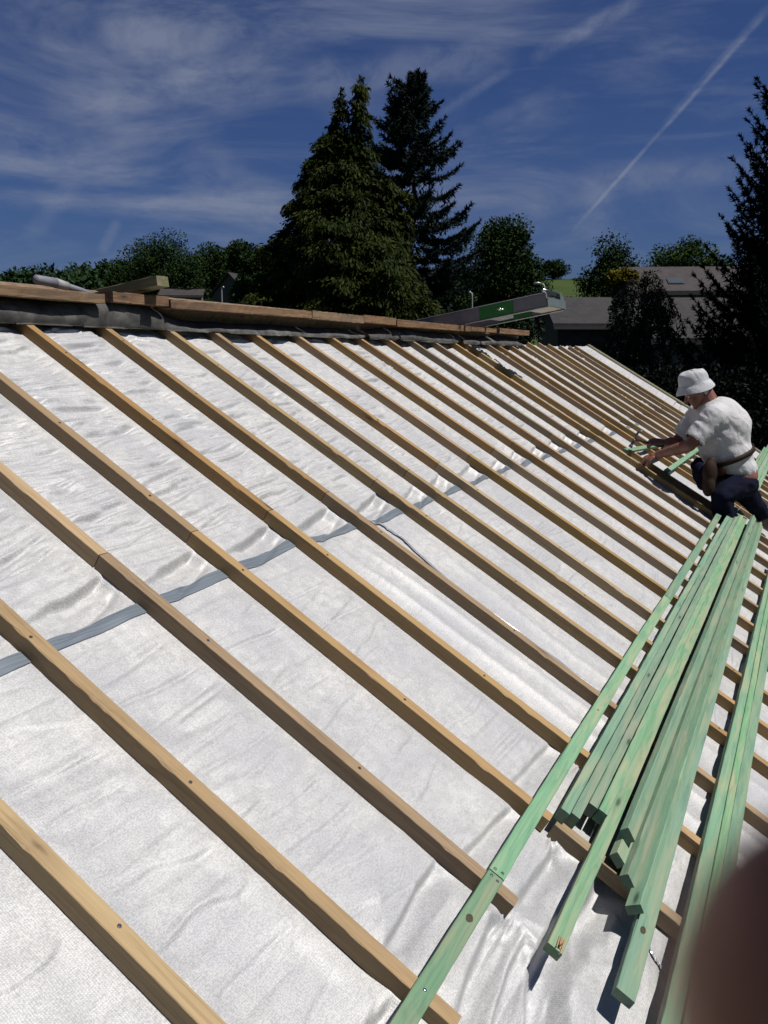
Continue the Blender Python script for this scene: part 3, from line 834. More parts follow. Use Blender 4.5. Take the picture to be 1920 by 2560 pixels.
# ---------------------------------------------------------------- aluminium rail hoist, plank and pole on the ridge
def RV(px, py, v):
    d = ray(px, py); vd = np.array(VD); P = d*(v/(d @ vd)); return Vector((P[0], P[1], P[2]+CZ))
def hoist():
    d = Vector((0, .752, .659)); q = Vector((0, .62, -.785))                 # (u, v, h): along the rail, and down across its side
    tip = Vector((0, -2.061, .741))
    root = empty('ladder_hoist', RP(7.8, -2.7, .1), 'grey aluminium ladder hoist with a green painted band sticking up past the ridge', 'ladder hoist')
    inv = root.matrix_world.inverted()
    def W(u, s, t): p = tip-d*s+q*t; return RP(u, p.y, p.z)
    def slab(name, u0, u1, s0, s1, t0, t1, mat):
        m = MB(); c = [W(u, s, t) for u in (u0, u1) for s in (s0, s1) for t in (t0, t1)]
        m.add(c, [(0,1,3,2), (4,6,7,5), (0,4,5,1), (2,3,7,6), (0,2,6,4), (1,5,7,3)])
        me_o = m.obj(name, mat)
        bm = bmesh.new(); bm.from_mesh(me_o.data); bmesh.ops.recalc_face_normals(bm, faces=bm.faces)
        bmesh.ops.bevel(bm, geom=bm.edges[:], offset=.0025, segments=1, affect='EDGES'); bm.to_mesh(me_o.data); bm.free()
        me_o.parent = root; me_o.matrix_parent_inverse = inv; return me_o
    D = .108
    for u in (7.55, 8.10):
        slab('side_rail', u, u+.028, 0, .290, 0, D, M['alu_dark'])
        slab('side_rail', u, u+.028, .592, 3.2, 0, D, M['alu_dark'])
        g = slab('side_rail', u-.001, u+.029, .291, .591, -.001, D+.001, M['green_band']); g['label'] = 'green painted band of the rail'
        slab('rail_flange', u-.006, u+.034, 0, 3.2, D+.002, D+.010, M['alu'])
        slab('rail_flange', u-.004, u+.032, 0.003, 3.2, -.008, -.002, M['alu'])
    slab('cross_plate', 7.584, 8.094, .012, .20, D-.014, D-.004, M['cream'])
    slab('cross_plate', 7.584, 8.094, .46, .58, D-.050, D-.010, M['alu'])
    slab('cross_plate', 7.584, 8.094, .95, 1.02, D-.050, D-.010, M['alu'])
    for s in (1.35, 1.7, 2.05, 2.4): slab('rung', 7.584, 8.094, s, s+.03, .04, .07, M['alu'])
    slab('end_guard', 7.545, 8.135, -.012, -.004, .035, D, M['poly'])
    slab('end_guard', 8.02, 8.095, .0, .05, -.03, .05, M['poly'])
    slab('pulley_housing', 7.60, 7.95, .015, .12, -.035, .005, M['black'])
    r = MB(); r.tube([W(7.575, .03, -.028), W(8.12, .03, -.028)], .014, 12); o = r.obj('roller', M['chrome'], None, True); o.parent = root; o.matrix_parent_inverse = inv
    b = MB(); b.tube([W(7.552, .40, .055), W(7.515, .40, .055)], [.013, .010], 12); b.tube([W(7.53, .43, .052), W(7.53, .37, .060)], .006, 8)
    o = b.obj('bolt', M['chrome'], None, True); o.parent = root; o.matrix_parent_inverse = inv
hoist()
def ridge_things():
    a = RP(3.375, -3.35, -.47); b = RP(3.375, -2.495, .226)
    d = (b-a).normalized()
    up = d.cross(UD); up = up if up.z > 0 else -up
    if up.cross(d).dot(UD) < 0: a, b, d = b, a, -d
    o = bar('plank', a, b, .082, .046, M['plank'], seed=900, zdir=up, chips=5, rough=.0015)
    tag(o, 'mossy green timber end sticking up over the ridge boards at left', 'plank')
    root = empty('pole', RV(150, 712, -2.74), 'grey padded pole end poking up over the ridge boards at far left', 'pole')
    p0, p1, p2, p3, p4 = [RV(x, y, -2.74) for x, y in ((90, 698), (138, 707), (168, 716), (206, 727), (250, 745))]
    def tb(name, pts, r, m):
        mb = MB(); mb.tube(pts, r, 14); o = mb.obj(name, m, None, True); o.parent = root; o.matrix_parent_inverse = root.matrix_world.inverted()
    dv = (p0-p1).normalized()
    tb('foam_sleeve', [p0+dv*.008, p0+dv*.004, p0, p1], [.006, .014, .019, .021], M['pole'])
    tb('tape_wrap', [p1, p2], [.022, .0185], M['pole_b'])
    tb('tube', [p2, p3, p4], [.015, .012, .012], M['pole'])
ridge_things()
def details():
    def decal(parent, name, mat, u, v, h, ru, rv, lift=.0004):
        m = MB(); n = 18
        ring = [RP(u+ru*math.cos(2*math.pi*j/n)*(1+.10*math.sin(3*j)), v+rv*math.sin(2*math.pi*j/n)*(1+.08*math.cos(5*j)), h+lift) for j in range(n)]
        m.add(ring+[RP(u, v, h+lift+.0006)], [(j, (j+1) % n, n) for j in range(n)])
        o = m.obj(name, mat, None, True); o.parent = parent; o.matrix_parent_inverse = parent.matrix_world.inverted(); return o
    laths_ = [o for o in COL.objects if o.name.startswith('green_lath')]
    first = [o for o in laths_ if 'big dark knot' in o.get('label', '')][0]
    decal(first, 'knot', M['knot_ring'], 1.700, .1035, .0240, .0135, .0085); decal(first, 'knot', M['knot'], 1.700, .1035, .0240, .0105, .0062, .0007)
    last = [o for o in laths_ if 'dark oval knot' in o.get('label', '')][0]
    decal(last, 'knot', M['knot_ring'], 2.100, .462, .0250, .014, .007); decal(last, 'knot', M['knot'], 2.100, .462, .0250, .011, .0055, .0007)
    spl = [o for o in laths_ if 'splintered near end' in o.get('label', '')][0]
    for k, (dv, L, up) in enumerate(((.018, .050, .012), (.026, .038, .004), (.031, .062, .008), (.023, .030, .018))):
        m = MB(); m.tube([RP(1.86, .2715+dv, .0245), RP(1.822, .2715+dv+.002, .0245+up*.5), RP(1.86-L, .2715+dv+.004*(k % 2), .0245+up*.8)], [.0022, .0018, .0003], 5)
        o = m.obj('splinter', M['raw_wood'], None, True); o.parent = spl; o.matrix_parent_inverse = spl.matrix_world.inverted()
    rnd = random.Random(12)
    cb = [o for o in COL.objects if o.name.startswith('counter_batten')]
    for o in cb:
        xs = [o.matrix_world @ Vector(c) for c in o.bound_box]
        q = [ROOF.inverted() @ p for p in xs]
        u0 = min(p.x for p in q); v0 = -max(p.y for p in q); v1 = -min(p.y for p in q)
        if not (1.0 < u0 < 4.4): continue
        v = v0+rnd.uniform(.15, .4)
        while v < min(v1-.05, .6):
            decal(o, 'nail', M['steel'] if rnd.random() < .8 else M['chrome'], u0+BW*rnd.uniform(.3, .7), v, 0, .0045, .0042, .0009); v += rnd.uniform(.42, .70)
details()
def small_tool():
    root = empty('tool', RP(4.95, .66, .026), 'black tool with grey metal parts on green laths at the right border', 'tool')
    inv = root.matrix_world.inverted()
    def P(m, name, mat): o = m.obj(name, mat, None, True); o.parent = root; o.matrix_parent_inverse = inv
    m = MB(); m.tube([RP(4.93, .655, .045), RP(4.98, .70, .055), RP(5.05, .80, .05), RP(5.12, .92, .04)], [.018, .024, .028, .022], 12); P(m, 'body', M['black'])
    m = MB(); pts = [RP(5.02+.07*math.cos(t), .655+.03*math.sin(t)+.02, .032+.035*abs(math.sin(t))) for t in np.linspace(.2, 3.6, 12)]; m.tube(pts, .007, 8); P(m, 'strap', M['black'])
    m = MB(); m.tube([RP(5.02, .675, .040), RP(5.02, .69, .062)], [.020, .016], 14); P(m, 'cap', M['alu'])
small_tool()

# ---------------------------------------------------------------- organic surfaces: overlapping round limbs fused into one skin
def ico_cone(bm, p0, r0, p1, r1, n=10, rings=4):
    """a capsule with two radii"""
    p0, p1 = Vector(p0), Vector(p1); ax = p1-p0; L = ax.length
    ax = ax.normalized() if L > 1e-6 else Vector((0, 0, 1))
    a = ax.orthogonal().normalized(); b = ax.cross(a)
    prof = [(-math.cos(t)*r0, math.sin(t)*r0) for t in np.linspace(0.0, math.pi/2, rings+1)] + [(L+math.sin(t)*r1, math.cos(t)*r1) for t in np.linspace(0.0, math.pi/2, rings+1)]
    prev = None; first = None
    for i, (x, r) in enumerate(prof):
        if r < 1e-5:
            cur = [bm.verts.new(p0+ax*x)]
        else:
            cur = [bm.verts.new(p0+ax*x+r*(math.cos(2*math.pi*j/n)*a+math.sin(2*math.pi*j/n)*b)) for j in range(n)]
        if prev is not None:
            if len(prev) == 1:
                for j in range(n): bm.faces.new((prev[0], cur[(j+1) % n], cur[j]))
            elif len(cur) == 1:
                for j in range(n): bm.faces.new((prev[j], prev[(j+1) % n], cur[0]))
            else:
                for j in range(n): bm.faces.new((prev[j], prev[(j+1) % n], cur[(j+1) % n], cur[j]))
        prev = cur
def ellipsoid(bm, c, rad, rot=None, n=14):
    m = Matrix.Translation(Vector(c)) @ (rot.to_matrix().to_4x4() if rot else Matrix.Identity(4)) @ Matrix.Diagonal((*rad, 1))
    bmesh.ops.create_uvsphere(bm, u_segments=n, v_segments=n, radius=1.0, matrix=m)
def fuse(name, build, mat, voxel=.01, smooth=6, parent=None, disp=None, cut=None):
    bm = bmesh.new(); build(bm)
    bmesh.ops.recalc_face_normals(bm, faces=bm.faces)
    me = bpy.data.meshes.new(name+'_raw'); bm.to_mesh(me); bm.free()
    o = bpy.data.objects.new(name, me); COL.objects.link(o)
    r = o.modifiers.new('fuse', 'REMESH'); r.mode = 'VOXEL'; r.voxel_size = voxel
    if smooth:
        s = o.modifiers.new('soft', 'SMOOTH'); s.iterations = smooth; s.factor = .5
    dg = bpy.context.evaluated_depsgraph_get(); dg.update()
    me2 = bpy.data.meshes.new_from_object(o.evaluated_get(dg)); me2.name = name
    o.modifiers.clear(); o.data = me2; bpy.data.meshes.remove(me)
    if cut:
        bm = bmesh.new(); bm.from_mesh(me2)
        for co, no in cut: bmesh.ops.bisect_plane(bm, geom=bm.verts[:]+bm.edges[:]+bm.faces[:], plane_co=co, plane_no=no, clear_outer=True)
        bm.to_mesh(me2); bm.free()
    if disp:
        for v in me2.vertices: v.co = v.co+Vector(disp(v.co, v.normal))
        me2.update()
    me2.materials.clear(); me2.materials.append(mat); me2.shade_smooth()
    if parent is not None: o.parent = parent; o.matrix_parent_inverse = parent.matrix_world.inverted()
    return o

def man():
    Z = Vector((0, 0, CZ))
    P = lambda x, y, z: Vector((x, y, z))+Z
    root = empty('person', P(2.70, 7.10, -1.27), 'man in white sun hat and white shirt kneeling on the roof, hammering a green lath', 'person')
    # --- skin: head, neck, arms, hands and a strip of back as one surface
    head = P(2.475, 7.262, -.245)
    fwd = Vector((-.80, .10, -.60)).normalized(); up = (Vector((-.55, 0, .83))-fwd*Vector((-.55, 0, .83)).dot(fwd)).normalized(); side = fwd.cross(up)   # face looks down to the work
    H = lambda f, u, s=0: head+fwd*f+up*u+side*s
    shN, shF = P(2.545, 7.05, -.43), P(2.56, 7.43, -.44)
    elN, elF = P(2.36, 7.02, -.655), P(2.405, 7.46, -.665)
    wrN, wrF = P(2.165, 7.20, -.745), P(2.262, 7.335, -.662)
    def hand(bm, w, d, n, curl, grip=.0):
        """palm, four fingers of different length bent at the knuckles, thumb from the side"""
        d = d.normalized(); n = (n-d*n.dot(d)).normalized(); s = d.cross(n)
        ico_cone(bm, w, .027, w+d*.03, .030); 
        for k in (-1.5, -.5, .5, 1.5): ico_cone(bm, w+d*.015+s*k*.012, .017, w+d*.085+s*k*.019, .0135)
        for k, L in zip((-1.5, -.5, .5, 1.5), (.070, .082, .078, .060)):
            b = w+d*.088+s*k*.0205; a1 = curl*.5; a2 = curl*1.3; a3 = curl*1.9
            q1 = b+(d*math.cos(a1)-n*math.sin(a1))*L*.45
            q2 = q1+(d*math.cos(a2)-n*math.sin(a2))*L*.32
            q3 = q2+(d*math.cos(a3)-n*math.sin(a3))*L*.24
            ico_cone(bm, b, .0115, q1, .0105); ico_cone(bm, q1, .0105, q2, .0095); ico_cone(bm, q2, .0095, q3, .008)
        t0 = w+d*.03+s*.030*(1 if grip >= 0 else -1); t1 = t0+d*.035+s*.022*(1 if grip >= 0 else -1)-n*.012; t2 = t1+d*.030-n*.020
        ico_cone(bm, t0, .016, t1, .0125); ico_cone(bm, t1, .0125, t2, .010)
    hF = Vector((-.80, -.12, .12)); hN = Vector((-.72, .28, -.28))
    def body(bm):
        ellipsoid(bm, H(-.005, .03), (.098, .077, .098), None)
        ellipsoid(bm, H(.028, -.035), (.064, .058, .072), None)
        ico_cone(bm, H(.055, -.080), .030, H(.078, -.098), .021)                         # chin
        for s in (-1, 1): ico_cone(bm, H(.0, -.045, .056*s), .026, H(.055, -.088, .022*s), .022)   # jaw
        ico_cone(bm, H(.088, .012), .012, H(.118, -.028), .0155); ico_cone(bm, H(.1, -.034, .010), .010, H(.1, -.034, -.010), .010)   # nose
        for s in (-1, 1):
            ico_cone(bm, H(.082, .030, .014*s), .012, H(.070, .026, .046*s), .012)        # brow
            ico_cone(bm, H(.078, -.018, .035*s), .018, H(.062, -.028, .046*s), .020)      # cheek
            ico_cone(bm, H(-.006, .012, .083*s), .013, H(-.012, -.028, .080*s), .011)     # ear
            ico_cone(bm, H(-.018, .020, .087*s), .009, H(-.022, -.012, .086*s), .008)
        ico_cone(bm, H(.086, -.056, .018), .0085, H(.086, -.056, -.018), .0085); ico_cone(bm, H(.082, -.070, .015), .010, H(.082, -.070, -.015), .010)   # lips
        ico_cone(bm, H(-.045, -.03), .064, P(2.60, 7.24, -.37), .072); ico_cone(bm, P(2.60, 7.24, -.37), .075, P(2.67, 7.23, -.46), .13)
        for sh, el, wr in ((shN, elN, wrN), (shF, elF, wrF)):
            ico_cone(bm, P(2.66, 7.23, -.46), .10, sh, .075); ico_cone(bm, sh, .072, sh.lerp(el, .55), .060); ico_cone(bm, sh.lerp(el, .5), .060, el, .048)
            ico_cone(bm, el, .047, el.lerp(wr, .3), .050); ico_cone(bm, el.lerp(wr, .3), .050, wr, .029)
        ico_cone(bm, P(2.68, 7.22, -.5), .14, P(2.74, 7.19, -.8), .16); ellipsoid(bm, P(2.815, 7.185, -.905), (.150, .165, .12))
        hand(bm, wrF, hF, Vector((.1, -.5, .85)), .95); hand(bm, wrN, hN, Vector((-.1, -.3, .9)), .75, -1)
    skin = fuse('body', body, M['skin'], .0065, 4, root)
    for s in (-1, 1):
        m = MB(); 
        bm = bmesh.new(); ellipsoid(bm, H(.076, .006, .031*s), (.0095, .0095, .0095), None, 10); me = bpy.data.meshes.new('eye'); bm.to_mesh(me); bm.free()
        me.materials.append(M['eye']); me.shade_smooth(); o = link(bpy.data.objects.new('eye', me)); o.parent = root; o.matrix_parent_inverse = root.matrix_world.inverted()
    def hairb(bm):
        for t in np.linspace(-1.2, 1.2, 9): ico_cone(bm, H(-.062*math.cos(t)-.02, .015, .083*math.sin(t)), .018, H(-.060*math.cos(t)-.015, -.040, .078*math.sin(t)), .012)
    fuse('hair', hairb, M['hair'], .006, 3, root)
    # --- hat
    mb = MB(); hu = (up*.93-fwd*.36).normalized(); ha = (fwd-hu*fwd.dot(hu)).normalized(); hs = hu.cross(ha)
    hc = head+up*.055-fwd*.010
    n = 40; prof = [(.136, -.048), (.131, -.030), (.118, -.002), (.107, .012), (.105, .020), (.103, .055), (.098, .085), (.085, .104), (.060, .113), (.030, .116), (.0005, .116)]
    rows = []
    for i, (r, z) in enumerate(prof):
        for j in range(n):
            t = 2*math.pi*j/n
            rr = r*(1+.02*math.sin(3*t+i)*.5+.03*math.sin(5*t+1.3*i)*(.4 if i < 4 else .6))
            zz = z+(.012*math.sin(2*t+.5) if i < 3 else .006*math.sin(4*t+i*2))-(.012*math.cos(t) if i < 3 else 0)+(.008*mnoise.noise(Vector((math.cos(t)*3, math.sin(t)*3, i*.8))) if i > 3 else 0)
            mb.v.append(tuple(hc+ha*(rr*1.12*math.cos(t))+hs*(rr*math.sin(t))+hu*zz))
    for i in range(len(prof)-1):
        for j in range(n): mb.f.append((i*n+j, i*n+(j+1) % n, (i+1)*n+(j+1) % n, (i+1)*n+j))
    hat = mb.obj('sun_hat', M['hat'], None, True); hat.parent = root; hat.matrix_parent_inverse = root.matrix_world.inverted()
    sd = hat.modifiers.new('s', 'SUBSURF'); sd.levels = 1; sd.render_levels = 2
    so = hat.modifiers.new('t', 'SOLIDIFY'); so.thickness = .004
    # --- shirt
    def shirt(bm):
        ellipsoid(bm, P(2.660, 7.225, -.465), (.180, .220, .175), Euler((0, R(25), 0)))
        ellipsoid(bm, P(2.715, 7.205, -.525), (.170, .205, .185), Euler((0, R(30), 0)))
        ellipsoid(bm, P(2.680, 7.21, -.60), (.212, .210, .20), Euler((0, R(20), 0)))
        ellipsoid(bm, P(2.715, 7.20, -.725), (.206, .204, .17), Euler((0, R(14), 0)))
        ico_cone(bm, P(2.60, 7.235, -.395), .100, P(2.66, 7.22, -.46), .16)
        ico_cone(bm, shN, .098, shN.lerp(elN, .78), .086); ico_cone(bm, shF, .098, shF.lerp(elF, .78), .086)
        ico_cone(bm, P(2.64, 7.2, -.46), .15, shN, .10); ico_cone(bm, P(2.64, 7.24, -.46), .15, shF, .10)
        ellipsoid(bm, P(2.785, 7.195, -.84), (.178, .185, .125), Euler((0, R(12), 0)))
    def drape(co, no):
        a = (co.x*.78+co.z*.62); b = (co.z*.78-co.x*.62)
        w = mnoise.noise(Vector((a*17, b*4.2, co.y*5)))
        w2 = mnoise.noise(Vector((a*6+3, b*15, co.y*6)))
        return no*(.0055*(1-abs(w)*2.6)+.0025*(1-abs(w2)*2)-.002)
    hemN = shN.lerp(elN, .82); hemF = shF.lerp(elF, .82)
    so_ = fuse('shirt', shirt, M['shirt'], .012, 16, root, drape,
               cut=[(P(2.80, 7.18, -.925), Vector((-.05, 0, -1)))])
    # open the sleeves
    bm = bmesh.new(); bm.from_mesh(so_.data)
    for hp, ax in ((hemN, (elN-shN).normalized()), (hemF, (elF-shF).normalized())):
        dele = [f for f in bm.faces if (f.calc_center_median()-hp).dot(ax) > 0 and (f.calc_center_median()-hp).length < .16 and f.calc_center_median().x < 2.56]
        bmesh.ops.delete(bm, geom=dele, context='FACES')
    bm.to_mesh(so_.data); bm.free()
    t = so_.modifiers.new('t', 'SOLIDIFY'); t.thickness = .003
    # --- trousers
    hipN, hipF = P(2.76, 7.09, -.97), P(2.83, 7.27, -.96)
    knN, anN = P(2.615, 6.97, -1.045), P(2.655, 7.055, -1.245)
    knF, anF = P(2.97, 7.33, -1.10), P(3.13, 7.42, -1.262)
    def trou(bm):
        ellipsoid(bm, P(2.80, 7.18, -.965), (.170, .185, .115), Euler((0, R(10), 0)))
        ico_cone(bm, hipN, .115, knN, .078); ico_cone(bm, knN, .078, anN, .062)
        ico_cone(bm, hipF, .118, knF, .085); ico_cone(bm, knF, .083, anF, .060)
        ico_cone(bm, P(2.63, 7.0, -1.02), .07, P(2.67, 7.04, -1.20), .075)
    def dr2(co, no):
        p = co*9; return no*(.010*(1-2*abs(mnoise.noise(Vector((p.x, p.y, p.z*1.7))))))
    fuse('trousers', trou, M['trouser'], .012, 6, root, dr2, cut=[(P(2.80, 7.18, -.905), Vector((.15, 0, 1)))])
    for an, toe in ((anN, P(2.565, 7.06, -1.30)), (anF, P(3.20, 7.45, -1.365))):
        def boot(bm, an=an, toe=toe):
            h = an+Vector((0, 0, -.02)); ico_cone(bm, an, .056, h, .058)
            ico_cone(bm, h, .050, h.lerp(toe, .55), .046); ico_cone(bm, h.lerp(toe, .5), .046, toe, .036)
            ico_cone(bm, h+Vector((.03, .01, -.02)), .046, h, .05)
        fuse('boot', boot, M['boot'], .009, 4, root)
    # --- belt and tool pouch
    bm = bmesh.new(); c = P(2.722, 7.195, -.752); ax = Vector((-.40, -.02, .92)).normalized(); bx = Vector((.92, 0, .40)).normalized(); by = ax.cross(bx)
    ring = []
    for j in range(48):
        tt = 2*math.pi*j/48; r1, r2 = .207, .212
        base = c+bx*r1*math.cos(tt)+by*r2*math.sin(tt)
        o_ = (bx*math.cos(tt)+by*math.sin(tt)).normalized()
        ring.append([bm.verts.new(base+ax*dz+o_*dr) for dz, dr in ((-.020, 0), (-.020, .006), (.020, .006), (.020, 0))])
    for j in range(48):
        a_, b_ = ring[j], ring[(j+1) % 48]
        for q in range(4): bm.faces.new((a_[q], b_[q], b_[(q+1) % 4], a_[(q+1) % 4]))
    bmesh.ops.recalc_face_normals(bm, faces=bm.faces)
    me = bpy.data.meshes.new('belt'); bm.to_mesh(me); bm.free(); me.materials.append(M['leather']); me.shade_smooth()
    belt = link(bpy.data.objects.new('belt', me)); belt.parent = root; belt.matrix_parent_inverse = root.matrix_world.inverted()
    def pouch(bm):
        ellipsoid(bm, P(2.515, 6.985, -.86), (.060, .045, .105)); ellipsoid(bm, P(2.512, 6.985, -.955), (.052, .05, .095)); ico_cone(bm, P(2.53, 7.0, -.77), .035, P(2.52, 6.99, -.85), .05)
    fuse('tool_pouch', pouch, M['leather'], .010, 4, root)
    def pouch2(bm):
        ellipsoid(bm, P(2.465, 7.07, -.87), (.055, .06, .085)); ellipsoid(bm, P(2.49, 7.05, -.95), (.05, .05, .06)); ico_cone(bm, P(2.44, 7.10, -.82), .04, P(2.47, 7.12, -.78), .03)
    fuse('nail_bag', pouch2, M['trouser'], .010, 4, root)
    # --- hammer in the far hand: a thing of its own
    hr = empty('hammer', P(2.035, 7.35, -.63), 'claw hammer with black handle held over the end of a green lath', 'hammer')
    hinv = hr.matrix_world.inverted()
    def hp(mb, name, mat, sub=True):
        o = mb.obj(name, mat, None, True); o.parent = hr; o.matrix_parent_inverse = hinv
    grip0, grip1 = P(2.235, 7.315, -.682), P(2.125, 7.335, -.662)
    neck = P(2.035, 7.350, -.640)
    m = MB(); m.tube([grip0+(grip0-grip1)*.15, grip0, grip0.lerp(grip1, .5), grip1], [.012, .0165, .0145, .0125], 10); hp(m, 'grip', M['black'])
    m = MB(); m.tube([grip1, neck], [.008, .009], 10); hp(m, 'shaft', M['steel'])
    m = MB(); m.tube([P(1.992, 7.356, -.700), P(2.000, 7.356, -.684), P(2.002, 7.356, -.680), P(2.015, 7.353, -.655), neck+Vector((-.008, 0, .006))], [.0165, .0165, .0115, .012, .015], 12)
    hp(m, 'striking_head', M['steel'])
    m = MB()
    for sgn in (-1, 1):
        pts = [neck+Vector((-.004, 0, .004)), P(2.030, 7.350+.004*sgn, -.605), P(2.055, 7.350+.008*sgn, -.575), P(2.092, 7.350+.010*sgn, -.562)]
        m.tube(pts, [.012, .010, .0075, .0035], 8)
    hp(m, 'claw', M['steel'])
man()

# ---------------------------------------------------------------- trees
def unit(rng, n):
    v = rng.normal(size=(n, 3)); return v/np.linalg.norm(v, axis=1)[:, None]
def leaves(C, A, B):
    """one four-sided leaf per row: centre C, half-length A, half-width B"""
    V = np.stack([C-A, C+B*.9+A*.1, C+A, C-B*.9+A*.1], 1).reshape(-1, 3)
    return V, np.arange(len(V)).reshape(-1, 4)
def parts_mesh(parts):
    Vs = []; Fs = []; o = 0
    for V, F in parts: Vs.append(V); Fs.append(F+o); o += len(V)
    return np.concatenate(Vs), np.concatenate(Fs)
def limb(mb, p, q, r0, r1, rng, n=6, seg=5, sag=0):
    pts = []
    for i in range(seg+1):
        t = i/seg; w = Vector(rng.normal(size=3)*.05*(q-p).length*math.sin(math.pi*t)*.5)
        pts.append(p.lerp(q, t)+w+Vector((0, 0, sag*math.sin(math.pi*t))))
    mb.tube(pts, [r0+(r1-r0)*i/seg for i in range(seg+1)], n)
    return pts
def broadleaf(name, base, height, width, label, group, seed, mat, crown_lo=.12, n_clump=46, per=330, leaf=.16, loose=0.0, taper=.0, cat='tree'):
    rng = np.random.default_rng(seed)
    root = empty(name, base, label, cat, group); inv = root.matrix_world.inverted()
    z0 = height*crown_lo; ch = height-z0; cz = z0+ch*.5
    cl = []
    while len(cl) < n_clump:
        p = rng.uniform(-1, 1, 3); r = np.linalg.norm(p)
        if r > 1 or (r < .45 and rng.random() < .6): continue
        wz = 1-taper*max(0, p[2])
        cl.append((p[0]*width*.40*wz, p[1]*width*.40*wz, cz+p[2]*ch*.43, rng.uniform(.17, .30)*width*(.8+.4*rng.random())))
    C = []; A = []; B = []
    for x, y, z, r in cl:
        n = int(per*(1-.35*loose)); d = unit(rng, n); d[:, 2] = d[:, 2]*.8+.12
        rr = r*(rng.random(n)**.38)*(1+.35*loose*rng.normal(size=n))
        c = np.array([x, y, z])+d*rr[:, None]
        o = unit(rng, n)*.75+d*.55+np.array([0, 0, -.15]); o /= np.linalg.norm(o, axis=1)[:, None]
        s = unit(rng, n); s = np.cross(o, s); s /= np.linalg.norm(s, axis=1)[:, None]+1e-6
        L = leaf*rng.uniform(.6, 1.35, n)
        C.append(c); A.append(o*L[:, None]); B.append(s*L[:, None]*.5)
    V, F = leaves(np.concatenate(C), np.concatenate(A), np.concatenate(B))
    o = np_mesh('crown', V, F, mat); o.parent = root
    mb = MB(); top = Vector((0, 0, z0+ch*.62)); r0 = max(.10, height*.018)
    limb(mb, Vector((0, 0, -.3)), top, r0, r0*.3, rng, 8, 7)
    for x, y, z, r in cl[::3]:
        zb = z0*.8+(z-z0)*.45
        limb(mb, Vector((0, 0, max(.2, zb))), Vector((x, y, z)), r0*.38, r0*.08, rng, 5, 4)
    o = mb.obj('trunk', M['bark'], None, True); o.parent = root
    return root
def cypress_tree():
    rng = np.random.default_rng(31)
    base = at(862, 1300, 30); base.z = gz(base.x, 30)
    H = at(885, 226, 30).z-base.z
    root = empty('cypress_tree', base, 'broad golden green cypress with two feathery tops behind the ridge', 'tree')
    # crown radius against height, read off the outline
    zs = np.array([0, 3.0, 6.0, 7.6, 9.0, 10.2, 11.3, 12.4, 13.4, 14.2]); rs = np.array([3.3, 3.3, 3.0, 2.65, 2.2, 1.85, 1.45, .90, .30, .0])
    C = []; A = []; B = []
    def plume(p, out, L, W, n, droop):
        """a drooping fan of scale sprays"""
        t = rng.random(n)**.8
        side = np.cross(out, [0, 0, 1.0]); side /= np.linalg.norm(side)+1e-6
        w = rng.normal(size=n)*W*(.35+.65*np.sin(np.pi*np.clip(t*.9+.1, 0, 1)))
        arch = .45*np.sin(np.pi*np.clip(t, 0, 1)*.62)-droop*t**2.2
        c = p+out*(L*t*.75)[:, None]+side*w[:, None]+np.array([0, 0, 1.0])*(L*arch)[:, None]+rng.normal(size=(n, 3))*.05
        d = out*.45+np.array([0, 0, .25])-np.array([0, 0, 1.0])*(droop*1.9*t**1.2)[:, None]+side*(w/W*.35)[:, None]+rng.normal(size=(n, 3))*.28
        d /= np.linalg.norm(d, axis=1)[:, None]
        s = np.cross(d, out+rng.normal(size=(n, 3))*.6); s /= np.linalg.norm(s, axis=1)[:, None]+1e-6
        ln = rng.uniform(.045, .105, n)
        C.append(c); A.append(d*ln[:, None]); B.append(s*(ln*.34)[:, None])
    tops = [(-.02, 0.0, 14.15), (-.22, .2, 13.3), (.58, -.1, 14.45), (.38, .25, 13.4)]
    n_pl = 1050
    for i in range(n_pl):
        z = rng.uniform(.3, 12.7); r = np.interp(z, zs, rs)
        if rng.random() > (r+.35)/3.4: continue
        a = rng.uniform(0, 2*np.pi); lump = 1+.15*math.sin(3*a+z*1.3)+.10*math.sin(5*a-z*2.1)+.09*rng.normal()
        out = np.array([math.cos(a), math.sin(a), 0])
        L = rng.uniform(.65, 1.25)*(.55+.45*r/3.4)
        p = np.array([0.02, 0, z-.1])+out*max(0, r*lump-L*.62)
        plume(p, out, L, .17+.17*r/3.4, 290, rng.uniform(.35, .9))
    for tx, ty, tz in tops:
        for j in range(34):
            z = tz-rng.random()*2.3; k = (tz-z)/2.3; a = rng.uniform(0, 2*np.pi); out = np.array([math.cos(a), math.sin(a), 0])
            plume(np.array([tx, ty, z-.12]), out, .22+.42*k, .10+.06*k, 80, rng.uniform(.6, 1.2))
        plume(np.array([tx, ty, tz-.35]), np.array([.05, .02, 1.0])/1.0, .42, .05, 60, .05)
    # inner twigs close the crown
    n = 26000; z = rng.uniform(0, 12.8, n); r = np.interp(z, zs, rs)*.80*np.sqrt(rng.random(n))**.5; a = rng.uniform(0, 2*np.pi, n)
    c = np.stack([r*np.cos(a), r*np.sin(a), z], 1); d = unit(rng, n); s = np.cross(d, unit(rng, n)); ln = rng.uniform(.10, .22, n)
    C.append(c); A.append(d*ln[:, None]); B.append(s*(ln*.45)[:, None])
    V, F = leaves(np.concatenate(C), np.concatenate(A), np.concatenate(B))
    o = np_mesh('crown', V, F, M['cypress']); o.parent = root
    mb = MB(); limb(mb, Vector((0, 0, -.3)), Vector((0, 0, 9.5)), .34, .10, rng, 8, 8)
    limb(mb, Vector((0, 0, 9)), Vector((-.6, 0, 13.0)), .10, .02, rng); limb(mb, Vector((0, 0, 9)), Vector((.6, 0, 13.9)), .11, .02, rng)
    o = mb.obj('trunk', M['bark'], None, True); o.parent = root
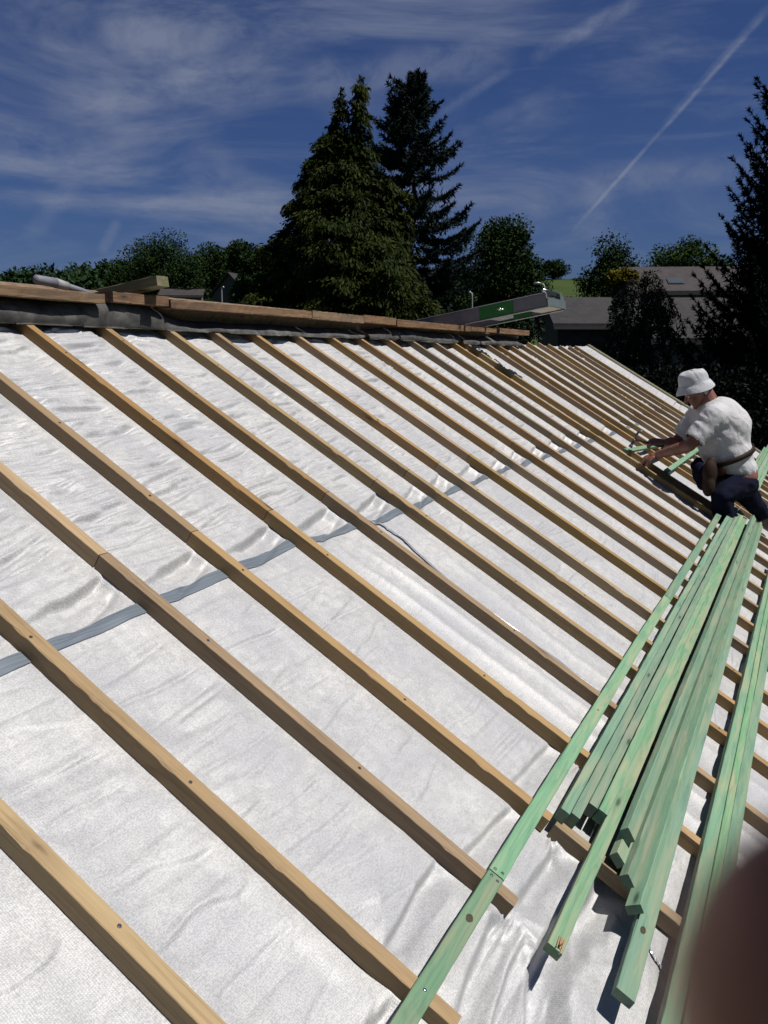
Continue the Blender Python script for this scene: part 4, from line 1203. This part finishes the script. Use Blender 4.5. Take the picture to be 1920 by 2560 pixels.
def spruce(name, base, H, r_fun, label, seed, mat, whorl=.42, nb=7, sweep=.12, hang=.5, needle=.12, dens=1.0, extra_tops=(), fill=9000, spread=.55):
    """trunk with whorls of drooping, upturned branches; twigs along them carry tufts of needles, some hanging"""
    rng = np.random.default_rng(seed)
    root = empty(name, base, label, 'tree')
    mb = MB(); limb(mb, Vector((0, 0, -.3)), Vector((0, 0, H-.05)), H*.017, .015, rng, 8, 10)
    C = []; A = []; B = []
    def tuft(c, d, n, L):
        """needle sprays around a twig from c along d"""
        t = rng.random(n)
        pos = c+d*(L*t)[:, None]
        dirs = d[None]*.8+unit(rng, n)*.75; dirs /= np.linalg.norm(dirs, axis=1)[:, None]
        s = np.cross(dirs, unit(rng, n)); s /= np.linalg.norm(s, axis=1)[:, None]+1e-6
        ln = needle*rng.uniform(.6, 1.3, n)
        C.append(pos+dirs*(ln*.5)[:, None]); A.append(dirs*ln[:, None]); B.append(s*(ln*.17)[:, None])
    def branch(p, az, L, up0):
        out = np.array([math.cos(az), math.sin(az), 0]); side = np.array([-out[1], out[0], 0])
        m = max(4, int(L/.16)); prev = p
        pts = []
        for i in range(m+1):
            t = i/m; zz = up0*L*t-sweep*L*math.sin(math.pi*t*.85)*1.2+.22*L*max(0, t-.6)**1.3
            pts.append(p+out*(L*t)+np.array([0, 0, zz])+side*(.03*L*math.sin(t*4+az)))
        mb.tube([Vector(q) for q in pts], [max(.006, .018*L/2*(1-.85*i/m)) for i in range(m+1)], 4, False)
        for i in range(m):
            t = i/m
            if t < .12: continue
            d = pts[i+1]-pts[i]; d /= np.linalg.norm(d)
            tuft(pts[i], d, int(11*dens), .18)
            tl = (.10+.34*L*.45*math.sin(math.pi*min(1, t*1.05))**.8)*rng.uniform(.6, 1.15)
            for sg in (-1, 1):
                dd = d*.75+side*sg*.8+np.array([0, 0, -.18-.25*hang*rng.random()]); dd /= np.linalg.norm(dd)
                k = max(1, int(tl/.14))
                for q in range(k):
                    tuft(pts[i]+dd*(tl*q/k), dd, int(9*dens), tl/k)
            if rng.random() < hang:
                hd = np.array([rng.normal()*.12, rng.normal()*.12, -1.0]); hl = rng.uniform(.12, .42)*min(1.3, .4+L*.3)
                for q in range(2): tuft(pts[i]+hd*hl*q*.5, hd, int(8*dens), hl*.5)
        tuft(pts[-1], (pts[-1]-pts[-2])/np.linalg.norm(pts[-1]-pts[-2]), int(14*dens), .16)
    z = .8
    while z < H-.25:
        L0 = r_fun(z)
        n = nb if L0 > .8 else 5
        a0 = rng.uniform(0, 6.28)
        for j in range(n):
            if rng.random() < .10: continue
            az = a0+j*2*math.pi/n+rng.normal()*.22
            branch(np.array([0, 0, z+rng.normal()*.10]), az, max(.12, L0*rng.uniform(1.12-spread, 1.12)), .05+.40*max(0, (z/H-.55)))
        z += whorl*rng.uniform(.75, 1.25)*(1 if z < H*.8 else .6)
    tuft(np.array([0, 0, H-.35]), np.array([0, 0, 1.0]), 26, .35)
    for ex, ey, ez in extra_tops:
        for q in range(7):
            zz = ez-q*.22; tuft(np.array([ex, ey, zz]), np.array([0, 0, 1.0]), 14, .22)
            for az in np.linspace(0, 6.28, 5)[:-1]: branch(np.array([ex, ey, zz-.1]), az+q, .16+.07*q, .25)
    n = int(fill); z = rng.uniform(.3, H*.93, n); rr = np.array([r_fun(q) for q in z])*.62*np.sqrt(rng.random(n)); a = rng.uniform(0, 6.283, n)
    c = np.stack([rr*np.cos(a), rr*np.sin(a), z], 1); d = unit(rng, n); d[:, 2] -= .5; d /= np.linalg.norm(d, axis=1)[:, None]; sd = np.cross(d, unit(rng, n)); ln = needle*rng.uniform(.7, 1.5, n)
    C.append(c); A.append(d*ln[:, None]); B.append(sd*(ln*.35)[:, None])
    V, F = leaves(np.concatenate(C), np.concatenate(A), np.concatenate(B))
    o = np_mesh('crown', V, F, mat); o.parent = root
    o = mb.obj('trunk', M['bark'], None, True); o.parent = root
    return root
cypress_tree()
def conifers():
    b = at(1018, 1300, 38); b.z = gz(b.x, 38); H = at(1012, 182, 38).z-b.z
    zz = [0, 4, 8, 11, 13, 14.6, 16, 17, H]; rr = [3.6, 3.5, 3.2, 2.85, 2.2, 1.5, .85, .5, .1]
    spruce('spruce_tree', b, H, lambda z: float(np.interp(z, zz, rr)), 'tall dark bluish spruce with ragged layered branches right of the golden cypress', 41, M['spruce'], whorl=.56, nb=7, needle=.12, dens=1.9, fill=3500, extra_tops=((-.42, .1, 15.9), (.33, 0, 16.9)))
    b = at(2018, 1300, 22); b.z = gz(b.x, 22); H = 17.2
    zz = [0, 3, 5, 6.6, 8.3, 9.5, 11, 13, 15, H]; rr = [3.3, 3.2, 3.1, 3.05, 2.75, 2.25, 1.95, 1.45, .8, .1]
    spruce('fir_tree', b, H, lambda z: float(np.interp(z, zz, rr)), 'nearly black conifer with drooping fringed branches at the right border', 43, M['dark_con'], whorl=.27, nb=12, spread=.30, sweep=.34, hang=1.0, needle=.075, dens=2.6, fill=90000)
conifers()
def weeping_conifer():
    rng = np.random.default_rng(55)
    b = at(1590, 1300, 25); b.z = gz(b.x, 25); top = at(1592, 690, 25).z-b.z
    root = empty('weeping_tree', b, 'weeping conifer with thin arching branches hanging before the slate roofed house', 'tree')
    mb = MB(); C = []; A = []; B = []
    limb(mb, Vector((0, 0, -.3)), Vector((0, 0, top)), .14, .05, rng, 8, 8)
    for i in range(100):
        z = top*(.30+.70*rng.random()**.75); k = (top-z)/top; az = rng.uniform(0, 6.28)
        L = (1.15+1.55*min(1, k*2.0))*rng.uniform(.45, 1.15); out = np.array([math.cos(az), math.sin(az), 0])
        pts = []; n = 9
        for j in range(n+1):
            t = j/n; pts.append(np.array([0, 0, z])+out*L*t*(1-.25*t)+np.array([0, 0, .28*L*math.sin(min(1, t*1.3)*1.9)-L*.85*t**2.2]))
        mb.tube([Vector(p) for p in pts], [.020*(1-.8*j/n)+.004 for j in range(n+1)], 4, False)
        for j in range(1, n+1):
            for q in range(2):
                hl = rng.uniform(.10, .60)*(.4+.8*j/n)*(.35+.65*min(1, k*3)); m = int(hl*60); t = rng.random(m)
                c = pts[j]+rng.normal(size=3)*.06+np.array([0, 0, -1.0])*(hl*t)[:, None]+rng.normal(size=(m, 3))*.035
                d = np.array([0, 0, -.7])+unit(rng, m)*.8; d /= np.linalg.norm(d, axis=1)[:, None]
                s = np.cross(d, unit(rng, m)); ln = rng.uniform(.035, .085, m)
                C.append(c); A.append(d*ln[:, None]); B.append(s*(ln*.4)[:, None])
    V, F = leaves(np.concatenate(C), np.concatenate(A), np.concatenate(B))
    o = np_mesh('crown', V, F, M['weep']); o.parent = root
    o = mb.obj('trunk', M['bark'], None, True); o.parent = root
weeping_conifer()
def put(px, ytop, ydist, wpx):
    """ground point, height and width of a tree whose top stands at photo height ytop"""
    t = at(px, ytop, ydist); b = Vector((t.x, t.y, gz(t.x, t.y)))
    return b, t.z-b.z, wpx/FPX*ydist*1.03
def broadleaves():
    b, h, w = put(1271, 531, 70, 178)
    broadleaf('broadleaf_tree', b, h, w, 'dense rounded dark green tree right of the spruce', None, 61, M['leaf'], .06, 95, 560, .125)
    b, h, w = put(1526, 592, 88, 150)
    broadleaf('birch_tree', b, h, w, 'loose airy tree left of the long slate roof', None, 62, M['leaf'], .08, 40, 330, .16, loose=.55, taper=.25)
    b, h, w = put(1716, 590, 118, 170)
    broadleaf('broadleaf_tree', b, h, w, 'round bright green tree above the ridge of the slate roof', None, 63, M['leaf_b'], .12, 46, 330, .20)
    b, h, w = put(1386, 657, 297, 66)
    broadleaf('hedgerow_tree', b, h, w, 'small round tree alone on the skyline of the green field', None, 64, M['leaf'], .10, 26, 240, .36)
    b, h, w = put(1800, 640, 122, 120); broadleaf('broadleaf_tree', b, h, w, 'green tree half hidden behind the black conifer', None, 65, M['leaf'], .1, 34, 260, .22)
    g = 'broadleaf trees at the foot of the hill'
    for i, (px, yt, d, wp, lab) in enumerate(((418, 588, 104, 205, 'tallest broad crown of the tree row left of the cypress'), (520, 606, 110, 150, 'middle crown of the tree row, right of the tallest one'),
            (598, 597, 98, 128, 'domed crown above the stone gable'), (308, 648, 112, 110, 'low tree behind the mossy timber end'), (352, 634, 116, 120, 'tree on the left flank of the tallest crown'),
            (688, 572, 66, 110, 'ragged tree touching the left side of the cypress'), (640, 622, 78, 110, 'darker tree between the stone gable and the cypress'),
            (470, 660, 96, 120, 'lower tree above the pale far roof'), (548, 668, 100, 100, 'lower tree left of the stone gable'), (1128, 684, 92, 120, 'tree glimpsed between the spruce and the round tree'))):
        b, h, w = put(px, yt, d, wp)
        broadleaf('broadleaf_tree', b, h, w, lab, g, 70+i, M['leaf'], .04, 52, 460, .15)
broadleaves()
def woodland():
    rng = np.random.default_rng(90); C = []; A = []; B = []
    for i in range(150):
        px = rng.uniform(-1500, 330) if i < 105 else rng.uniform(330, 1240)
        d = rng.uniform(150, 235)
        yt = (648 if px < 330 else 662)+rng.normal()*9+ (10 if px < 60 else 0)+(235-d)*.30
        b, h, w = put(px, yt, d, 1); h = min(h, 17); 
        w = rng.uniform(6, 10.5); n = 360
        dd = unit(rng, n); dd[:, 2] = np.abs(dd[:, 2])*1.0-.25
        lump = 1+.22*np.sin(dd[:, 0]*5+i)*np.cos(dd[:, 1]*6+i*2)
        c = np.array([b.x, b.y, b.z+h*.5])+dd*np.array([w*.5, w*.5, h*.5])*(rng.uniform(.72, 1.04, n)*lump)[:, None]
        o = unit(rng, n)+dd*.6; o /= np.linalg.norm(o, axis=1)[:, None]; s = np.cross(o, unit(rng, n)); ln = rng.uniform(.35, .80, n)
        C.append(c); A.append(o*ln[:, None]); B.append(s*(ln*.6)[:, None])
    V, F = leaves(np.concatenate(C), np.concatenate(A), np.concatenate(B))
    o = np_mesh('woodland', V, F, M['leaf_far'])
    tag(o, 'dark wooded slope on the far left skyline', 'woodland', kind='stuff')
woodland()
def shrubs():
    rng = np.random.default_rng(97)
    def mass(name, pts, n, ln0, mat, label, cat):
        C = []; A = []; B = []
        for (x, y, z, rx, ry, rz) in pts:
            d = unit(rng, n); c = np.array([x, y, z])+d*np.array([rx, ry, rz])*(rng.random(n)**.3)[:, None]
            o = unit(rng, n)+d*.5; o /= np.linalg.norm(o, axis=1)[:, None]; s = np.cross(o, unit(rng, n)); ln = ln0*rng.uniform(.6, 1.3, n)
            C.append(c); A.append(o*ln[:, None]); B.append(s*(ln*.5)[:, None])
        V, F = leaves(np.concatenate(C), np.concatenate(A), np.concatenate(B))
        return tag(np_mesh(name, V, F, mat), label, cat)
    p = at(1556, 694, 29.5)
    tag_pts = [(p.x+.32*k, p.y+.1*k, p.z-.10+.1*(k % 2), .26, .26, .24) for k in (-1, 0, 1)]+[(p.x-.35, p.y, p.z-.12, .2, .2, .15), (p.x+.1, p.y, p.z+.12, .22, .2, .2)]
    gsh = mass('golden_shrub', tag_pts[:3]+tag_pts[-2:], 500, .07, M['yellow'], 'bright yellow shrub top showing above the weeping conifer', 'shrub')
    lo = mass('lower_foliage', [(p.x, p.y, z, .35+.05*q, .35+.05*q, .42) for q, z in enumerate(np.arange(p.z-.55, gz(p.x, p.y), -.45))], 520, .075, M['weep'], None, None); lo.parent = gsh
    mb = MB(); limb(mb, Vector((p.x, p.y, gz(p.x, p.y)-.3)), Vector((p.x, p.y, p.z)), .09, .04, rng, 7, 7); o = mb.obj('stem', M['bark'], None, True); o.parent = gsh
    a = at(1690, 912, 19.5); pts = []
    for k in range(22):
        x = a.x-1.2+k*.42; pts.append((x, 19.5+.05*k, a.z-.45+rng.normal()*.04, .42, .5, .48)); pts.append((x, 19.5, a.z-1.4, .45, .5, .7)); pts.append((x, 19.5, a.z-2.5, .45, .5, .8)); pts.append((x, 19.5, a.z-3.7, .45, .5, .8)); pts.append((x, 19.5, a.z-4.9, .45, .5, .8))
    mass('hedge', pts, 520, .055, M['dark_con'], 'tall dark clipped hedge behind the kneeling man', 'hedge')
    a = at(1345, 820, 17.5); pts = [(a.x+rng.normal()*.18, 17.5+rng.normal()*.2, a.z-.30*k, .26, .26, .25) for k in range(int((a.z-gz(a.x, 17.5))/.3))]
    mass('climbing_plant', pts, 260, .05, M['weep'], 'leafy climbing plant just beyond the far end of the ridge', 'plant')
shrubs()

# ---------------------------------------------------------------- houses behind and street lamps
def gable_house(name, label, base, length, depth, wall_h, roof_h, yaw, wall_m, roof_m, windows=(), chimney=None, skylight=None, over=.25):
    """ridge along local X; origin at the middle of the near long wall's foot"""
    mat = Matrix.Translation(base) @ Matrix.Rotation(yaw, 4, 'Z')
    root = empty(name, label=label, cat='house', mat=mat)
    def P(m, nm, mt):
        o = m.obj(nm, mt); o.parent = root; return o
    L = length/2; D = depth
    m = MB(); z0 = -6
    c = [(-L, 0), (L, 0), (L, D), (-L, D)]
    m.add([(x, y, z0) for x, y in c]+[(x, y, wall_h) for x, y in c]+[(-L, D/2, wall_h+roof_h), (L, D/2, wall_h+roof_h)],
          [(0,1,5,4), (2,3,7,6), (1,2,6,9,5), (3,0,4,8,7)])
    P(m, 'wall', wall_m)
    m = MB(); t = .14; s = roof_h/(D/2); e = over
    for sg in (0, 1):
        y0, y1 = (-e, D/2) if sg == 0 else (D+e, D/2)
        za, zb = wall_h-e*s, wall_h+roof_h
        q = [(-L-e, y0, za+.03), (L+e, y0, za+.03), (L+e, y1, zb+.03), (-L-e, y1, zb+.03)]
        m.add(q+[(x, y, z+t) for x, y, z in q], [(0,3,2,1), (4,5,6,7), (0,1,5,4), (1,2,6,5), (2,3,7,6), (3,0,4,7)])
    roof = P(m, 'roof', roof_m)
    m = MB(); m.box((-L-e, -e-.12, wall_h-e*s-.06), (L+e, -e-.005, wall_h-e*s+.06)); P(m, 'gutter', M['trim'])
    for x, z, w, h in windows:
        m = MB(); m.box((x-w/2-.07, -.06, z-.07), (x+w/2+.07, -.003, z+h+.07)); f = P(m, 'window', M['render'])
        m = MB(); m.box((x-w/2, -.075, z), (x+w/2, -.062, z+h)); g = m.obj('pane', M['glass']); g.parent = f
    if chimney:
        x, w, h = chimney; m = MB(); zc = wall_h+roof_h
        m.box((x-w/2, D/2-w/2, zc-.7), (x+w/2, D/2+w/2, zc+h)); m.box((x-w/2-.06, D/2-w/2-.06, zc+h), (x+w/2+.06, D/2+w/2+.06, zc+h+.08)); P(m, 'chimney', M['stone'])
    if skylight:
        x, k, w, hh = skylight; y = -e+(D/2+e)*k; z = wall_h+s*y+.03+t
        mm = Matrix.Translation((x, y, z)) @ Matrix.Rotation(math.atan(s), 4, 'X')
        m = MB(); m.box((-w/2-.06, -hh/2-.06, -.02), (w/2+.06, hh/2+.06, .06), mm); f = P(m, 'skylight', M['trim'])
        m = MB(); m.box((-w/2, -hh/2, .062), (w/2, hh/2, .072), mm); g = m.obj('pane', M['glass']); g.parent = f
    return root
def houses():
    # long two-roofed house on the right
    e = at(1700, 728, 52); yw = R(-4)
    b = Vector((e.x+4.9, e.y, e.z-2.6))
    gable_house('house', 'long house with brown grey slate roof and small skylight, right of the loose airy tree', b, 15.0, 5.4, 2.6, 1.45, yw, M['render'], M['slate_b'],
                windows=((-3.2, .7, 1.1, 1.2), (2.6, .7, 1.1, 1.2)), skylight=(-4.9, .36, .75, .55))
    e = at(1490, 797, 36)
    gable_house('outbuilding', 'low stone outbuilding with dark slate roof beyond the hoist', Vector((e.x+2.4, e.y, e.z-2.92)), 7.8, 3.6, 2.7, .98, R(3), M['stone'], M['slate'])
    e = at(1840, 845, 33)
    gable_house('outbuilding', 'pale walled outbuilding in the shade behind the weeping conifer', Vector((e.x, e.y, e.z-2.0)), 5.5, 3.0, 2.0, 1.0, R(-6), M['render'], M['slate'])
    # stone gable at left: ridge runs away from the viewer
    a = at(600, 740, 80)
    gable_house('cottage', 'dark stone cottage showing its gable end and slate roof, left of the cypress', Vector((a.x+1.9, a.y+3.5, a.z-2.6)), 7.5, 3.4, 2.75, 1.72, R(70), M['stone'], M['slate'])
    a = at(452, 745, 92)
    gable_house('cottage', 'far pale cottage roof with dark chimney, seen over the ridge', Vector((a.x, a.y, a.z-2.4)), 3.9, 3.0, 2.6, .62, R(4), M['render'], M['slate_b'], chimney=(.75, .42, .25))
houses()
def lamp(px, ytop, y, px_arm, label):
    t = at(px, ytop, y); b = Vector((t.x, t.y, gz(t.x, t.y))); h = t.z-b.z
    root = empty('street_lamp', b, label, 'street lamp', 'galvanised street lamps')
    ax = (at(px_arm, ytop, y).x-t.x)
    m = MB(); m.tube([(0, 0, -.2), (0, 0, h*.5), (0, 0, h*.93), (ax*.10, 0, h*.985), (ax*.35, 0, h)], [.06, .055, .045, .04, .035], 8); o = m.obj('pole', M['lamp'], None, True); o.parent = root
    m = MB(); m.tube([(ax*.35, 0, h), (ax*.6, 0, h+.01), (ax, 0, h-.03)], [.035, .09, .06], 8); o = m.obj('lamp_head', M['lamp'], None, True); o.parent = root
lamp(1363, 708, 62, 1334, 'street lamp with a long arm above the tip of the hoist')
lamp(1181, 731, 66, 1172, 'street lamp seen low before the rounded dark tree')
lamp(554, 718, 76, 560, 'street lamp beside the stone cottage gable')

# ---------------------------------------------------------------- the photographer's fingertip, close to the lens
def finger():
    cm = Matrix.Translation(cam.location) @ cam.rotation_euler.to_matrix().to_4x4()
    def Q(px, py, d): return cm @ Vector(((px-960)/FPX*d, (1280-py)/FPX*d, -d))
    root_at = Q(2400, 2900, .03)
    root = empty('person', root_at, "photographer's fingertip, dark and blurred, covering the lower right corner", 'person')
    ex = cm.to_3x3() @ Vector((1, 0, 0)); ey = cm.to_3x3() @ Vector((0, 1, 0)); ez = cm.to_3x3() @ Vector((0, 0, 1))
    d0 = .0215
    tip = Q(2258, 2590, d0+.007)
    along = (ex*.62-ey*.76+ez*.20).normalized()
    acr = (ey*.62+ex*.78).normalized()
    def hand(bm):
        def fing(t, a, r, L):
            p1 = t+a*L*.30; p2 = t+a*L*.62+ez*.004; p3 = t+a*L+ez*.010
            ico_cone(bm, t, r*.90, p1, r, 16, 6); ico_cone(bm, p1, r, p2, r*1.06, 16, 6); ico_cone(bm, p2, r*1.04, p3, r*1.12, 16, 6)
        fing(tip, along, .0082, .072)
        fing(tip+(ex*.50+ey*.80+ez*.36)*.0182-along*.003, along, .0092, .088)  # unseen finger added on the sun side to shade the fingertip
        fing(tip-acr*.0175+along*.006, along, .0080, .066); fing(tip-acr*.034+along*.018, along, .0070, .054)
        palm = tip+along*.105-acr*.006+ez*.016
        for k in (-1.5, -.5, .5, 1.5): ico_cone(bm, tip+along*.074+acr*(.0178-.0175*(1.5-k))*.9+ez*.010, .0115, palm+acr*k*.017+along*.03+ez*.01, .017, 14, 5)
        ico_cone(bm, palm+acr*.030+along*.01, .016, palm+acr*.050-along*.03+ez*.03, .011, 14, 5); ico_cone(bm, palm+acr*.050-along*.03+ez*.03, .011, palm+acr*.048-along*.062+ez*.035, .0095, 14, 5)
        ico_cone(bm, palm+along*.03+ez*.01, .030, palm+along*.10+ez*.02, .027, 14, 5); ico_cone(bm, palm+along*.10+ez*.02, .027, palm+along*.32-ey*.02+ez*.05, .042, 14, 5)
    o = fuse('hand', hand, M['finger'], .0016, 3, root)
finger()
